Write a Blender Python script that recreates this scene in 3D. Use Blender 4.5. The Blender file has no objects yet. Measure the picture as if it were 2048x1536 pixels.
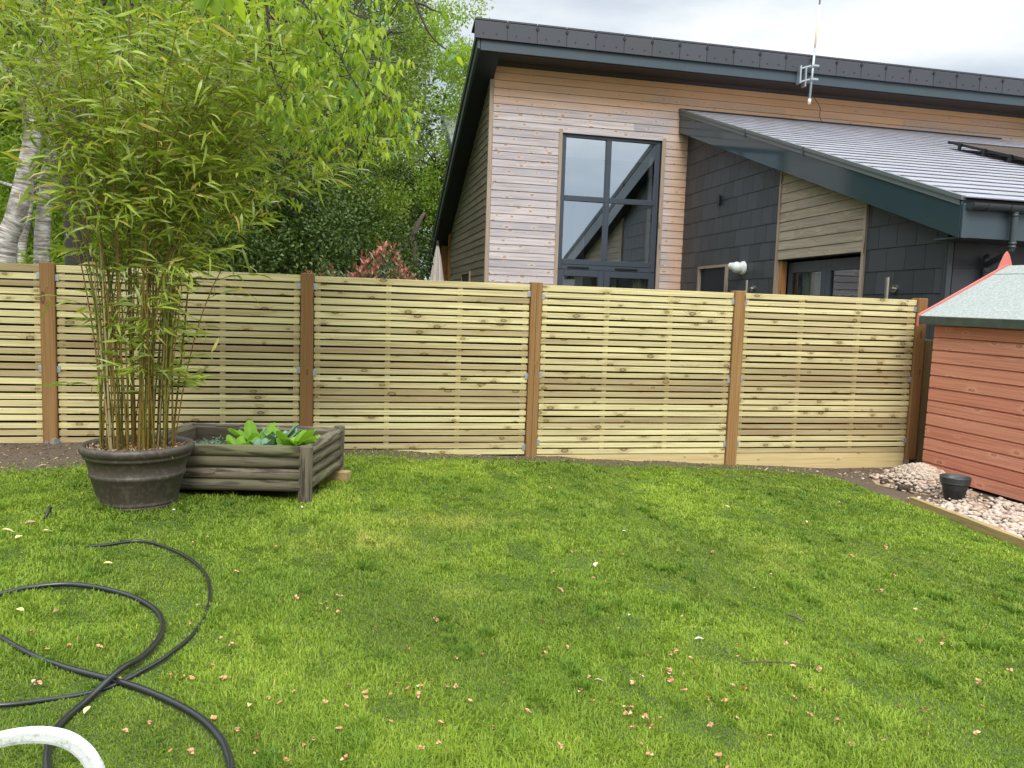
import bpy, math, random
import numpy as np
from mathutils import Vector, Matrix, noise as mnoise
random.seed(7); rng = np.random.default_rng(7)
R = math.radians
sc = bpy.context.scene
col = sc.collection

# ------------------------------------------------------------------ camera
F_PX = 1591.0; CAM_H = 1.2817
_t, _p, _r = R(12.35), R(5.42), R(1.925)
_F = np.array([math.sin(_t), math.cos(_t), 0]); _Rt = np.array([math.cos(_t), -math.sin(_t), 0])
_fw = math.cos(_p) * _F - np.array([0, 0, math.sin(_p)])
_up0 = math.sin(_p) * _F + np.array([0, 0, math.cos(_p)])
_rt = math.cos(_r) * _Rt + math.sin(_r) * _up0
_up = -math.sin(_r) * _Rt + math.cos(_r) * _up0
cd = bpy.data.cameras.new('camera'); cam = bpy.data.objects.new('camera', cd); col.objects.link(cam)
cd.sensor_width = 36; cd.lens = 36 * F_PX / 2048; cd.clip_start = 0.05; cd.clip_end = 2000
cam.matrix_world = Matrix(((_rt[0], _up[0], -_fw[0], 0), (_rt[1], _up[1], -_fw[1], 0), (_rt[2], _up[2], -_fw[2], CAM_H), (0, 0, 0, 1)))
sc.camera = cam

def at(x, y, X=None, Y=None, Z=None, D=None):
    d = _fw + (x - 1024) / F_PX * _rt + (768 - y) / F_PX * _up
    s = X / d[0] if X is not None else Y / d[1] if Y is not None else (Z - CAM_H) / d[2] if Z is not None else D
    return np.array([0, 0, CAM_H]) + s * d
def px(P):
    q = np.atleast_2d(P) - np.array([0, 0, CAM_H]); z = q @ _fw
    return 1024 + F_PX * (q @ _rt) / z, 768 - F_PX * (q @ _up) / z, z

# ------------------------------------------------------------------ world and sun
SUN_EL, SUN_AZ = 43, 186
w = bpy.data.worlds.new("World"); sc.world = w; w.use_nodes = True
nt = w.node_tree; nt.nodes.clear()
def N(nt, t, **k):
    n = nt.nodes.new(t)
    for a, b in k.items(): setattr(n, a, b)
    return n
out = N(nt, 'ShaderNodeOutputWorld'); bg = N(nt, 'ShaderNodeBackground'); bg.inputs[1].default_value = 0.1
sky = N(nt, 'ShaderNodeTexSky', sky_type='NISHITA'); sky.sun_disc = False
sky.sun_elevation = R(SUN_EL); sky.sun_rotation = R(SUN_AZ); sky.air_density = 1.2; sky.dust_density = 1.5
tc = N(nt, 'ShaderNodeTexCoord'); mp = N(nt, 'ShaderNodeMapping'); mp.inputs['Scale'].default_value = (1, 1, 3.2)
mp.inputs['Location'].default_value = (3.3, 1.2, 0.4)
n1 = N(nt, 'ShaderNodeTexNoise'); n1.inputs['Scale'].default_value = 2.6; n1.inputs['Detail'].default_value = 7; n1.inputs['Roughness'].default_value = .52
cr = N(nt, 'ShaderNodeValToRGB')
cr.color_ramp.elements[0].position = .36; cr.color_ramp.elements[0].color = (4.7, 5.35, 6.1, 1)
cr.color_ramp.elements[1].position = .62; cr.color_ramp.elements[1].color = (8.9, 9.1, 9.2, 1)
e = cr.color_ramp.elements.new(.5); e.color = (6.7, 7.1, 7.5, 1)
mx = N(nt, 'ShaderNodeMix', data_type='RGBA'); mx.inputs[0].default_value = .9
L = nt.links.new
L(tc.outputs['Generated'], mp.inputs[0]); L(mp.outputs[0], n1.inputs['Vector']); L(n1.outputs[0], cr.inputs[0])
# an overcast sky is brighter overhead than near the horizon
sx = N(nt, 'ShaderNodeSeparateXYZ'); L(tc.outputs['Generated'], sx.inputs[0])
mr = N(nt, 'ShaderNodeMapRange', interpolation_type='SMOOTHSTEP'); mr.inputs[1].default_value = .40; mr.inputs[2].default_value = .95; mr.inputs[3].default_value = 1; mr.inputs[4].default_value = 4.2
L(sx.outputs[2], mr.inputs[0]); vm = N(nt, 'ShaderNodeVectorMath', operation='SCALE'); L(cr.outputs[0], vm.inputs[0]); L(mr.outputs[0], vm.inputs[3])
L(sky.outputs[0], mx.inputs[6]); L(vm.outputs[0], mx.inputs[7]); L(mx.outputs[2], bg.inputs[0]); L(bg.outputs[0], out.inputs[0])
sl = bpy.data.lights.new('sun', 'SUN'); so = bpy.data.objects.new('sun', sl); col.objects.link(so)
sl.energy = 1.9; sl.angle = R(26); sl.color = (1, .96, .9)
_az = R(SUN_AZ)  # measured clockwise from +Y
sd = Vector((math.sin(_az) * math.cos(R(SUN_EL)), math.cos(_az) * math.cos(R(SUN_EL)), math.sin(R(SUN_EL))))
so.rotation_euler = sd.to_track_quat('Z', 'Y').to_euler(); so.location = sd * 40
sc.view_settings.view_transform = 'Standard'; sc.view_settings.look = 'None'
sc.view_settings.exposure = 0.4; sc.view_settings.gamma = 1
sc.cycles.max_bounces = 8; sc.cycles.transparent_max_bounces = 12; sc.cycles.diffuse_bounces = 4

# ------------------------------------------------------------------ tagging
def tag(o, label=None, cat=None, group=None, kind=None):
    if label: o['label'] = label
    if cat: o['category'] = cat
    if group: o['group'] = group
    if kind: o['kind'] = kind
    return o
def empty(name, loc=(0, 0, 0), rz=0):
    o = bpy.data.objects.new(name, None); col.objects.link(o); o.location = loc; o.rotation_euler = (0, 0, rz)
    o.empty_display_size = .1
    return o
def copy_tree(o, parent=None):
    c = o.copy(); col.objects.link(c); c.parent = parent
    for ch in list(o.children): copy_tree(ch, c)
    return c

# ------------------------------------------------------------------ mesh building
class MB:
    def __init__(s): s.v = []; s.f = []; s.uv = []; s.var = []; s.mi = []
    def face(s, idx, uv, var, mi=0): s.f.append(idx); s.uv.extend(uv); s.var.extend([var] * len(idx)); s.mi.append(mi)
    def hexa(s, P, var=None, ul=None, mi=0):
        """P: 8 points, 0-3 bottom loop, 4-7 top loop. ul: index of the long edge axis (0: 0->1, 1: 1->2, 2: 0->4)"""
        P = [np.array(p, float) for p in P]
        b = len(s.v); s.v.extend([tuple(p) for p in P])
        if var is None: var = (random.random(), random.random(), 0, 1)
        e = [np.linalg.norm(P[1] - P[0]), np.linalg.norm(P[2] - P[1]), np.linalg.norm(P[4] - P[0])]
        if ul is None: ul = int(np.argmax(e))
        ou, ov = random.random() * 40, random.random() * 40
        C3 = {0: (0, 0, 0), 1: (1, 0, 0), 2: (1, 1, 0), 3: (0, 1, 0), 4: (0, 0, 1), 5: (1, 0, 1), 6: (1, 1, 1), 7: (0, 1, 1)}
        for q in ((0, 3, 2, 1), (4, 5, 6, 7), (0, 1, 5, 4), (1, 2, 6, 5), (2, 3, 7, 6), (3, 0, 4, 7)):
            uv = []
            for k in q:
                c = [C3[k][a] * e[a] for a in range(3)]
                o = [a for a in range(3) if a != ul]
                uv.append((ou + c[ul], ov + c[o[0]] + c[o[1]]))
            s.face([b + k for k in q], uv, var, mi)
    def box(s, x0, x1, y0, y1, z0, z1, var=None, ul=None, mi=0):
        s.hexa([(x0, y0, z0), (x1, y0, z0), (x1, y1, z0), (x0, y1, z0), (x0, y0, z1), (x1, y0, z1), (x1, y1, z1), (x0, y1, z1)], var, ul, mi)
    def bar(s, a, b, wd, ht, up=(0, 0, 1), var=None, mi=0):
        a = np.array(a, float); b = np.array(b, float); d = (b - a) / np.linalg.norm(b - a); up = np.array(up, float)
        sd_ = np.cross(d, up); sd_ /= np.linalg.norm(sd_); u = np.cross(sd_, d); sd_ = sd_ * wd / 2; u = u * ht / 2
        s.hexa([a - sd_ - u, b - sd_ - u, b + sd_ - u, a + sd_ - u, a - sd_ + u, b - sd_ + u, b + sd_ + u, a + sd_ + u], var, 0, mi)
    def tube(s, pts, rad, n=8, var=None, caps=True, mi=0, squash=1):
        pts = [np.array(p, float) for p in pts]
        if np.isscalar(rad): rad = [rad] * len(pts)
        if var is None: var = (random.random(), random.random(), 0, 1)
        b = len(s.v); T = []
        for i in range(len(pts)):
            t = pts[min(i + 1, len(pts) - 1)] - pts[max(i - 1, 0)]; T.append(t / (np.linalg.norm(t) + 1e-9))
        ref = np.array([0, 0, 1.]) if abs(T[0][2]) < .9 else np.array([1., 0, 0])
        u = np.cross(T[0], ref); u /= np.linalg.norm(u); L_ = 0; LL = []
        ou, ov = random.random() * 30, random.random() * 30
        for i, p in enumerate(pts):
            if i: L_ += np.linalg.norm(p - pts[i - 1])
            LL.append(L_)
            u = u - T[i] * (u @ T[i]); u /= np.linalg.norm(u) + 1e-9; v = np.cross(T[i], u)
            for k in range(n):
                a = 2 * math.pi * k / n
                s.v.append(tuple(p + rad[i] * (math.cos(a) * u + squash * math.sin(a) * v)))
        for i in range(len(pts) - 1):
            for k in range(n):
                k2 = (k + 1) % n; r_ = rad[i]
                v0, v1 = ov + 2 * math.pi * r_ * k / n, ov + 2 * math.pi * r_ * (k + 1) / n
                s.face([b + i * n + k, b + i * n + k2, b + (i + 1) * n + k2, b + (i + 1) * n + k],
                       [(ou + LL[i], v0), (ou + LL[i], v1), (ou + LL[i + 1], v1), (ou + LL[i + 1], v0)], var, mi)
        if caps:
            s.face([b + k for k in range(n)][::-1], [(ou, ov)] * n, var, mi)
            m = b + (len(pts) - 1) * n
            s.face([m + k for k in range(n)], [(ou, ov)] * n, var, mi)
    def lathe(s, prof, c=(0, 0, 0), n=48, var=None, mi=0):
        if var is None: var = (random.random(), random.random(), 0, 1)
        b = len(s.v); L_ = 0
        for i, (r_, z_) in enumerate(prof):
            for k in range(n):
                a = 2 * math.pi * k / n; s.v.append((c[0] + r_ * math.cos(a), c[1] + r_ * math.sin(a), c[2] + z_))
        for i in range(len(prof) - 1):
            for k in range(n):
                k2 = (k + 1) % n
                s.face([b + i * n + k, b + i * n + k2, b + (i + 1) * n + k2, b + (i + 1) * n + k],
                       [(k / n * 2, prof[i][1]), ((k + 1) / n * 2, prof[i][1]), ((k + 1) / n * 2, prof[i + 1][1]), (k / n * 2, prof[i + 1][1])], var, mi)
    def poly(s, P, var=None, mi=0):
        if var is None: var = (random.random(), random.random(), 0, 1)
        b = len(s.v); s.v.extend([tuple(map(float, p)) for p in P])
        s.face(list(range(b, b + len(P))), [(p[0], p[2]) for p in P], var, mi)
    def build(s, name, mats, parent=None, smooth=False, bevel=0):
        me = bpy.data.meshes.new(name)
        me.from_pydata(s.v, [], s.f)
        uvl = me.uv_layers.new(name='UVMap'); uvl.data.foreach_set('uv', np.array(s.uv, np.float32).ravel())
        ca = me.color_attributes.new('var', 'FLOAT_COLOR', 'CORNER'); ca.data.foreach_set('color', np.array(s.var, np.float32).ravel())
        mats = mats if isinstance(mats, (list, tuple)) else [mats]
        for m in mats: me.materials.append(m)
        if len(mats) > 1: me.polygons.foreach_set('material_index', s.mi)
        if smooth: me.polygons.foreach_set('use_smooth', [True] * len(s.f))
        me.validate(); me.update()
        o = bpy.data.objects.new(name, me); col.objects.link(o); o.parent = parent
        if bevel:
            m = o.modifiers.new('bevel', 'BEVEL'); m.width = bevel; m.segments = 1; m.limit_method = 'ANGLE'
        return o

def np_mesh(name, verts, faces, var, mats, parent=None, smooth=False):
    """verts (n,3); faces (m,k) int; var (m,3) per face"""
    me = bpy.data.meshes.new(name); m, k = faces.shape
    me.vertices.add(len(verts)); me.vertices.foreach_set('co', verts.astype(np.float32).ravel())
    me.loops.add(m * k); me.loops.foreach_set('vertex_index', faces.astype(np.int32).ravel())
    me.polygons.add(m); me.polygons.foreach_set('loop_start', np.arange(0, m * k, k, dtype=np.int32))
    me.polygons.foreach_set('loop_total', np.full(m, k, np.int32))
    ca = me.color_attributes.new('var', 'FLOAT_COLOR', 'CORNER')
    c = np.ones((m, k, 4), np.float32); c[:, :, :3] = var[:, None, :]; ca.data.foreach_set('color', c.ravel())
    for q in (mats if isinstance(mats, (list, tuple)) else [mats]): me.materials.append(q)
    if smooth: me.polygons.foreach_set('use_smooth', np.ones(m, bool))
    me.update(calc_edges=True)
    o = bpy.data.objects.new(name, me); col.objects.link(o); o.parent = parent
    return o

def unit(a): return a / (np.linalg.norm(a, axis=-1, keepdims=True) + 1e-9)
def leaf_geo(P, D, Ln, Wd, fold=.25, curl=.2, fine=False):
    """folded, curling leaves; P (n,3) base, D direction. fine = two pairs of side points"""
    n = len(P); D = unit(D); rnd = unit(rng.normal(size=(n, 3)))
    S = unit(np.cross(D, rnd)); Nn = np.cross(S, D)
    Ln = np.broadcast_to(Ln, (n,))[:, None]; Wd = np.broadcast_to(Wd, (n,))[:, None]
    flip = np.where(Nn[:, 2:3] < 0, -1, 1); Nn = Nn * flip
    tip = P + D * Ln - Nn * Ln * curl * .35
    if not fine:
        m = P + D * Ln * .45 + Nn * Ln * curl * .25
        a = m + S * Wd / 2 + Nn * Wd * fold; b = m - S * Wd / 2 + Nn * Wd * fold
        V = np.stack([P, a, m, b, tip], 1).reshape(-1, 3); i = np.arange(n)[:, None] * 5
        return V, np.concatenate([i + np.array([0, 1, 4, 2]), i + np.array([0, 2, 4, 3])], 1).reshape(-1, 4)
    m1 = P + D * Ln * .26 + Nn * Ln * curl * .20; m2 = P + D * Ln * .62 + Nn * Ln * curl * .16
    o1 = S * Wd * .5; o2 = S * Wd * .42; f1 = Nn * Wd * fold; f2 = Nn * Wd * fold * .8
    V = np.stack([P, m1 + o1 + f1, m1, m1 - o1 + f1, m2 + o2 + f2, m2, m2 - o2 + f2, tip], 1).reshape(-1, 3); i = np.arange(n)[:, None] * 8
    return V, np.concatenate([i + np.array(q) for q in ([0, 1, 2, 3], [1, 4, 5, 2], [2, 5, 6, 3], [4, 7, 6, 5])], 1).reshape(-1, 4)
def leaves(name, P, D, Ln, Wd, var, mat, parent=None, fold=.25, curl=.2, fine=False):
    V, Fq = leaf_geo(P, D, Ln, Wd, fold, curl, fine)
    return np_mesh(name, V, Fq, np.repeat(var, 4 if fine else 2, axis=0), mat, parent)

# ------------------------------------------------------------------ materials
def newmat(name):
    m = bpy.data.materials.new(name); m.use_nodes = True; nt = m.node_tree; nt.nodes.clear()
    o = N(nt, 'ShaderNodeOutputMaterial'); b = N(nt, 'ShaderNodeBsdfPrincipled'); nt.links.new(b.outputs[0], o.inputs[0])
    return m, nt, b, o
def mixc(nt, fac, a, b, mode='MIX'):
    n = N(nt, 'ShaderNodeMix', data_type='RGBA', blend_type=mode); n.clamp_factor = True
    for i, v in ((0, fac), (6, a), (7, b)):
        if isinstance(v, (int, float)): n.inputs[i].default_value = v
        elif isinstance(v, tuple): n.inputs[i].default_value = (*v[:3], 1)
        else: nt.links.new(v, n.inputs[i])
    return n.outputs[2]
def math_(nt, op, a, b=0, c=None, clamp=False):
    n = N(nt, 'ShaderNodeMath', operation=op); n.use_clamp = clamp
    for i, v in ((0, a), (1, b), (2, c)):
        if v is None: continue
        if isinstance(v, (int, float)): n.inputs[i].default_value = v
        else: nt.links.new(v, n.inputs[i])
    return n.outputs[0]
def noise_(nt, vec, scale, detail=4, rough=.55, mapscale=None, dist=0, dim='3D'):
    if mapscale is not None:
        m = N(nt, 'ShaderNodeMapping'); m.inputs['Scale'].default_value = mapscale; nt.links.new(vec, m.inputs[0]); vec = m.outputs[0]
    n = N(nt, 'ShaderNodeTexNoise', noise_dimensions=dim); n.inputs['Scale'].default_value = scale; n.inputs['Detail'].default_value = detail
    n.inputs['Roughness'].default_value = rough; n.inputs['Distortion'].default_value = dist
    nt.links.new(vec, n.inputs['Vector']); return n.outputs[0]
def smooth_(nt, v, a, b):
    n = N(nt, 'ShaderNodeMapRange', interpolation_type='SMOOTHSTEP'); nt.links.new(v, n.inputs[0])
    n.inputs[1].default_value = a; n.inputs[2].default_value = b; return n.outputs[0]
def varnode(nt):
    a = N(nt, 'ShaderNodeAttribute', attribute_name='var'); s = N(nt, 'ShaderNodeSeparateColor'); nt.links.new(a.outputs['Color'], s.inputs[0])
    return s.outputs[0], s.outputs[1], s.outputs[2]
def bump_(nt, b, h, strength=.3, dist=.01):
    n = N(nt, 'ShaderNodeBump'); n.inputs['Strength'].default_value = strength; n.inputs['Distance'].default_value = dist
    nt.links.new(h, n.inputs['Height']); nt.links.new(n.outputs[0], b.inputs['Normal'])
def uvn(nt): return N(nt, 'ShaderNodeUVMap', uv_map='UVMap').outputs[0]
def posn(nt): return N(nt, 'ShaderNodeNewGeometry').outputs['Position']

def wood(name, c1, c2, dark, knot=(.06, .035, .015), grain=(2.2, 60, 1), gstr=.5, knots=(2.4, 11), kth=.6, ksize=.13, rough=.75, spec=.3, extra=None, bump=.35, halo=None):
    m, nt, b, o = newmat(name); uv = uvn(nt); r, g, _ = varnode(nt)
    broad = noise_(nt, uv, 1, 3, .6, (.9, 9, 1), dist=.6)
    f = math_(nt, 'ADD', math_(nt, 'MULTIPLY', r, .85), math_(nt, 'MULTIPLY', math_(nt, 'SUBTRACT', broad, .5), 1.1), clamp=True)
    c = mixc(nt, f, c1, c2)
    # knots
    kw = noise_(nt, uv, 1, 2, .5, (14, 60, 1)); ka = N(nt, 'ShaderNodeVectorMath', operation='ADD'); kc = N(nt, 'ShaderNodeCombineXYZ'); nt.links.new(math_(nt, 'MULTIPLY', math_(nt, 'SUBTRACT', kw, .5), .018), kc.inputs[0]); nt.links.new(math_(nt, 'MULTIPLY', math_(nt, 'SUBTRACT', kw, .5), .012), kc.inputs[1])
    nt.links.new(uv, ka.inputs[0]); nt.links.new(kc.outputs[0], ka.inputs[1])
    mp = N(nt, 'ShaderNodeMapping'); mp.inputs['Rotation'].default_value = (0, 0, .35); mp.inputs['Scale'].default_value = (knots[0], knots[1], 1); nt.links.new(ka.outputs[0], mp.inputs[0])
    vo = N(nt, 'ShaderNodeTexVoronoi', voronoi_dimensions='2D'); vo.inputs['Scale'].default_value = 1; vo.inputs['Randomness'].default_value = .9
    nt.links.new(mp.outputs[0], vo.inputs['Vector'])
    sp = N(nt, 'ShaderNodeSeparateColor'); nt.links.new(vo.outputs['Color'], sp.inputs[0])
    has = math_(nt, 'GREATER_THAN', sp.outputs[0], kth)
    size = math_(nt, 'MULTIPLY', math_(nt, 'ADD', sp.outputs[1], .4), ksize)
    kd = math_(nt, 'DIVIDE', vo.outputs['Distance'], size)
    core = math_(nt, 'MULTIPLY', math_(nt, 'MULTIPLY', math_(nt, 'SUBTRACT', 1, smooth_(nt, kd, .8, 1.05)), math_(nt, 'ADD', .45, math_(nt, 'MULTIPLY', smooth_(nt, kd, .45, .75), .55))), has)
    ring = math_(nt, 'MULTIPLY', math_(nt, 'SUBTRACT', 1, smooth_(nt, kd, .8, 3.2)), has)
    # grain, bent round the knots
    add = N(nt, 'ShaderNodeVectorMath', operation='ADD'); cb = N(nt, 'ShaderNodeCombineXYZ')
    nt.links.new(math_(nt, 'MULTIPLY', ring, .03), cb.inputs[1]); nt.links.new(uv, add.inputs[0]); nt.links.new(cb.outputs[0], add.inputs[1])
    gr = noise_(nt, add.outputs[0], 1, 5, .62, grain, dist=.9)
    gm = smooth_(nt, gr, .44, .64)
    c = mixc(nt, math_(nt, 'MULTIPLY', gm, gstr), c, dark)
    if halo: c = mixc(nt, math_(nt, 'MULTIPLY', ring, .55), c, halo)
    c = mixc(nt, math_(nt, 'MULTIPLY', core, .85), c, knot)
    if extra: c = extra(nt, c, r, g)
    nt.links.new(c, b.inputs['Base Color']); b.inputs['Roughness'].default_value = rough; b.inputs['Specular IOR Level'].default_value = spec
    bump_(nt, b, gr, bump, .003)
    return m
def plain(name, c, rough=.6, metal=0, spec=.5, nscale=6, namp=.2, bump=0, bscale=60, coat=0):
    m, nt, b, o = newmat(name); p = posn(nt); n = noise_(nt, p, nscale, 5, .6)
    cc = mixc(nt, n, tuple(v * (1 - namp) for v in c), tuple(min(1, v * (1 + namp)) for v in c))
    nt.links.new(cc, b.inputs['Base Color']); b.inputs['Roughness'].default_value = rough; b.inputs['Metallic'].default_value = metal
    b.inputs['Specular IOR Level'].default_value = spec; b.inputs['Coat Weight'].default_value = coat
    if bump: bump_(nt, b, noise_(nt, p, bscale, 4, .6), bump, .004)
    return m
def foliage(name, dark, light, tint=None, trans=.38, rough=.45, spec=.35):
    """r = per leaf random, g = per clump tone, b = odd coloured leaf"""
    m, nt, b, o = newmat(name); r, g, bb = varnode(nt)
    f = math_(nt, 'ADD', math_(nt, 'MULTIPLY', r, .45), math_(nt, 'MULTIPLY', g, .6), clamp=True)
    c = mixc(nt, f, dark, light)
    if tint: c = mixc(nt, bb, c, tint)
    nt.links.new(c, b.inputs['Base Color']); b.inputs['Roughness'].default_value = rough; b.inputs['Specular IOR Level'].default_value = spec
    t = N(nt, 'ShaderNodeBsdfTranslucent'); mm = N(nt, 'ShaderNodeMixShader'); mm.inputs[0].default_value = trans
    c2 = mixc(nt, 1.0, c, (1.25, 1.3, .55), 'MULTIPLY'); nt.links.new(c2, t.inputs[0])
    nt.links.new(b.outputs[0], mm.inputs[1]); nt.links.new(t.outputs[0], mm.inputs[2]); nt.links.new(mm.outputs[0], o.inputs[0])
    return m
def glass(name, refl=.3, tint=(.9, .95, .97)):
    m = bpy.data.materials.new(name); m.use_nodes = True; nt = m.node_tree; nt.nodes.clear()
    o = N(nt, 'ShaderNodeOutputMaterial'); g = N(nt, 'ShaderNodeBsdfGlossy'); g.inputs['Roughness'].default_value = .01; g.inputs[0].default_value = (.84, .92, 1, 1)
    t = N(nt, 'ShaderNodeBsdfTransparent'); t.inputs[0].default_value = (*tint, 1)
    lw = N(nt, 'ShaderNodeFresnel'); lw.inputs[0].default_value = 1.5
    f = math_(nt, 'ADD', math_(nt, 'MULTIPLY', lw.outputs[0], .9), refl, clamp=True)
    mm = N(nt, 'ShaderNodeMixShader'); nt.links.new(f, mm.inputs[0]); nt.links.new(t.outputs[0], mm.inputs[1]); nt.links.new(g.outputs[0], mm.inputs[2])
    nt.links.new(mm.outputs[0], o.inputs[0]); return m

M = {}
def green_bits(nt, c, r, g):      # treatment stains on the new pine
    n = noise_(nt, uvn(nt), 1, 2, .5, (2.5, 10, 1)); return mixc(nt, math_(nt, 'MULTIPLY', smooth_(nt, n, .68, .78), .3), c, (.28, .42, .27))
M['slat'] = wood('treated_pine', (.71, .635, .33), (.30, .225, .115), (.27, .18, .08), knot=(.10, .065, .03), gstr=.55, kth=.45, ksize=.12, knots=(4.2, 9), grain=(1.1, 130, 1), extra=green_bits, halo=(.36, .27, .10))
M['board'] = wood('gravel_board_pine', (.62, .50, .25), (.42, .32, .14), (.33, .2, .08), knot=(.2, .1, .04), gstr=.4, ksize=.09, knots=(4, 7), grain=(1.2, 60, 1))
M['post'] = wood('brown_stained_post', (.235, .125, .045), (.33, .19, .072), (.14, .065, .02), knot=(.07, .03, .012), gstr=.55, knots=(2.2, 7), grain=(1.2, 90, 1), ksize=.14)
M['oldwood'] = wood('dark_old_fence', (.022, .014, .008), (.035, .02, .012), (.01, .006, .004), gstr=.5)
M['oldpost'] = wood('mossy_old_post', (.27, .21, .11), (.20, .17, .08), (.09, .07, .035), gstr=.6)
def weather(nt, c, r, g):
    """sheltered boards under the eaves and beside the lean-to keep their orange; the rest has silvered"""
    s = N(nt, 'ShaderNodeSeparateXYZ'); nt.links.new(posn(nt), s.inputs[0])
    n = noise_(nt, posn(nt), .9, 3, .6); zz = math_(nt, 'ADD', s.outputs[2], math_(nt, 'ADD', math_(nt, 'MULTIPLY', g, .35), math_(nt, 'MULTIPLY', n, .5)))
    a = smooth_(nt, zz, 5.12, 6.1)
    xx = math_(nt, 'ADD', s.outputs[0], math_(nt, 'MULTIPLY', n, .35)); bb = math_(nt, 'MULTIPLY', smooth_(nt, xx, 6.1, 6.62), math_(nt, 'SUBTRACT', 1, smooth_(nt, xx, 6.9, 7.1)))
    f = math_(nt, 'MAXIMUM', a, math_(nt, 'MULTIPLY', bb, .6))
    return mixc(nt, math_(nt, 'MULTIPLY', f, .92), c, mixc(nt, r, mixc(nt, .86, c, (.97, .54, .24)), mixc(nt, .86, c, (.84, .42, .17))))
M['clad'] = wood('weathered_cladding', (.43, .395, .42), (.64, .565, .555), (.24, .20, .195), knot=(.11, .06, .045), gstr=.66, kth=.35, ksize=.11, knots=(3.6, 8), extra=weather, halo=(.66, .48, .38), grain=(.9, 80, 1))
M['cladside'] = wood('brown_side_cladding', (.27, .235, .19), (.36, .30, .235), (.14, .115, .085), knot=(.55, .5, .42), gstr=.5, kth=.25, ksize=.10, knots=(4.5, 9), grain=(1.3, 45, 1))
M['cladpanel'] = wood('greyed_panel_cladding', (.36, .30, .235), (.46, .37, .28), (.18, .14, .10), knot=(.5, .38, .27), gstr=.5, kth=.5, ksize=.14, knots=(3, 8), grain=(1.3, 45, 1))
M['trim'] = wood('cladding_trim', (.36, .28, .22), (.42, .33, .25), (.22, .15, .11), gstr=.45)
M['freshtrim'] = wood('orange_trim', (.5, .24, .09), (.42, .2, .07), (.25, .11, .04), gstr=.4)
M['shed'] = wood('red_brown_shiplap', (.53, .20, .13), (.62, .28, .185), (.33, .11, .07), knot=(.25, .08, .05), gstr=.55, halo=(.66, .33, .22), knots=(3.4, 8), ksize=.09, kth=.5, grain=(1.1, 75, 1), rough=.6)
M['shedpink'] = plain('faded_red_paint', (.55, .16, .13), .7, nscale=12)
M['log'] = wood('weathered_log', (.20, .165, .115), (.10, .09, .05), (.03, .025, .018), knot=(.04, .03, .02), gstr=.9, grain=(2.5, 38, 1), halo=(.14, .15, .06), ksize=.3, kth=.75, knots=(1.5, 5), bump=.7)
M['plank'] = wood('planter_plank', (.15, .12, .08), (.11, .09, .06), (.05, .04, .025), gstr=.6)
M['edging'] = wood('edging_timber', (.40, .28, .13), (.27, .21, .08), (.15, .11, .04), gstr=.5)
M['grey'] = plain('anthracite_paint', (.048, .072, .088), .38, nscale=3, namp=.12)
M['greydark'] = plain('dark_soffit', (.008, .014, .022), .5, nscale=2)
M['frame'] = plain('window_frame_grey', (.05, .062, .08), .35, nscale=3, namp=.08)
M['cap'] = plain('verge_capping', (.13, .15, .155), .35, nscale=5, namp=.1)
M['pvc'] = plain('gutter_plastic', (.045, .055, .062), .3, nscale=5, namp=.1)
M['galv'] = plain('galvanised_steel', (.42, .47, .50), .38, metal=.6, nscale=30, namp=.2)
M['steel'] = plain('brushed_steel', (.6, .57, .52), .28, metal=1, nscale=5, namp=.1)
M['white'] = plain('white_plastic', (.75, .75, .73), .4, nscale=4, namp=.04)
M['black'] = plain('black_plastic', (.012, .013, .015), .35, nscale=8, namp=.3)
M['hose'] = plain('black_hose', (.016, .018, .02), .26, nscale=14, namp=.5, spec=.6)
M['potplastic'] = plain('black_pot_plastic', (.035, .04, .04), .42, nscale=18, namp=.35)
M['curtain'] = plain('curtain_cloth', (.5, .5, .42), .9, nscale=3, namp=.1)
M['room'] = plain('room_plaster', (.22, .22, .19), .9, nscale=2, namp=.1)
M['canvas'] = plain('parasol_canvas', (.8, .72, .68), .9, nscale=3, namp=.1)
M['bark'] = plain('dark_bark', (.09, .075, .055), .9, nscale=9, namp=.5, bump=.6, bscale=25)
M['twig'] = plain('cherry_twig', (.045, .035, .03), .7, nscale=20, namp=.4)
M['glass'] = glass('reflective_glass', .56)
M['glassdark'] = glass('door_glass', .12)
M['tag'] = plain('tag_white', (.7, .75, .8), .5, namp=.05)

def mk_slate(name, base, rough, amp, lich=None, spec=.4):
    m, nt, b, o = newmat(name); r, g, _ = varnode(nt); p = posn(nt)
    c = mixc(nt, r, tuple(v * (1 - amp) for v in base), tuple(v * (1 + amp) for v in base))
    n = noise_(nt, p, 14, 5, .65); c = mixc(nt, math_(nt, 'MULTIPLY', n, .35), c, tuple(v * 1.5 for v in base))
    if lich: c = mixc(nt, math_(nt, 'MULTIPLY', smooth_(nt, noise_(nt, p, 1.6, 5, .6), .5, .7), .5), c, lich)
    nt.links.new(c, b.inputs['Base Color']); b.inputs['Roughness'].default_value = rough; b.inputs['Specular IOR Level'].default_value = spec
    bump_(nt, b, noise_(nt, p, 60, 4, .7), .15, .003); return m
M['slatewall'] = mk_slate('slate_hung_wall', (.046, .050, .058), .45, .22)
M['slateroof'] = mk_slate('roof_slate', (.25, .25, .285), .36, .1, (.22, .23, .2), spec=.6)
M['ridge'] = mk_slate('ridge_tile', (.050, .053, .064), .55, .16)
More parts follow.
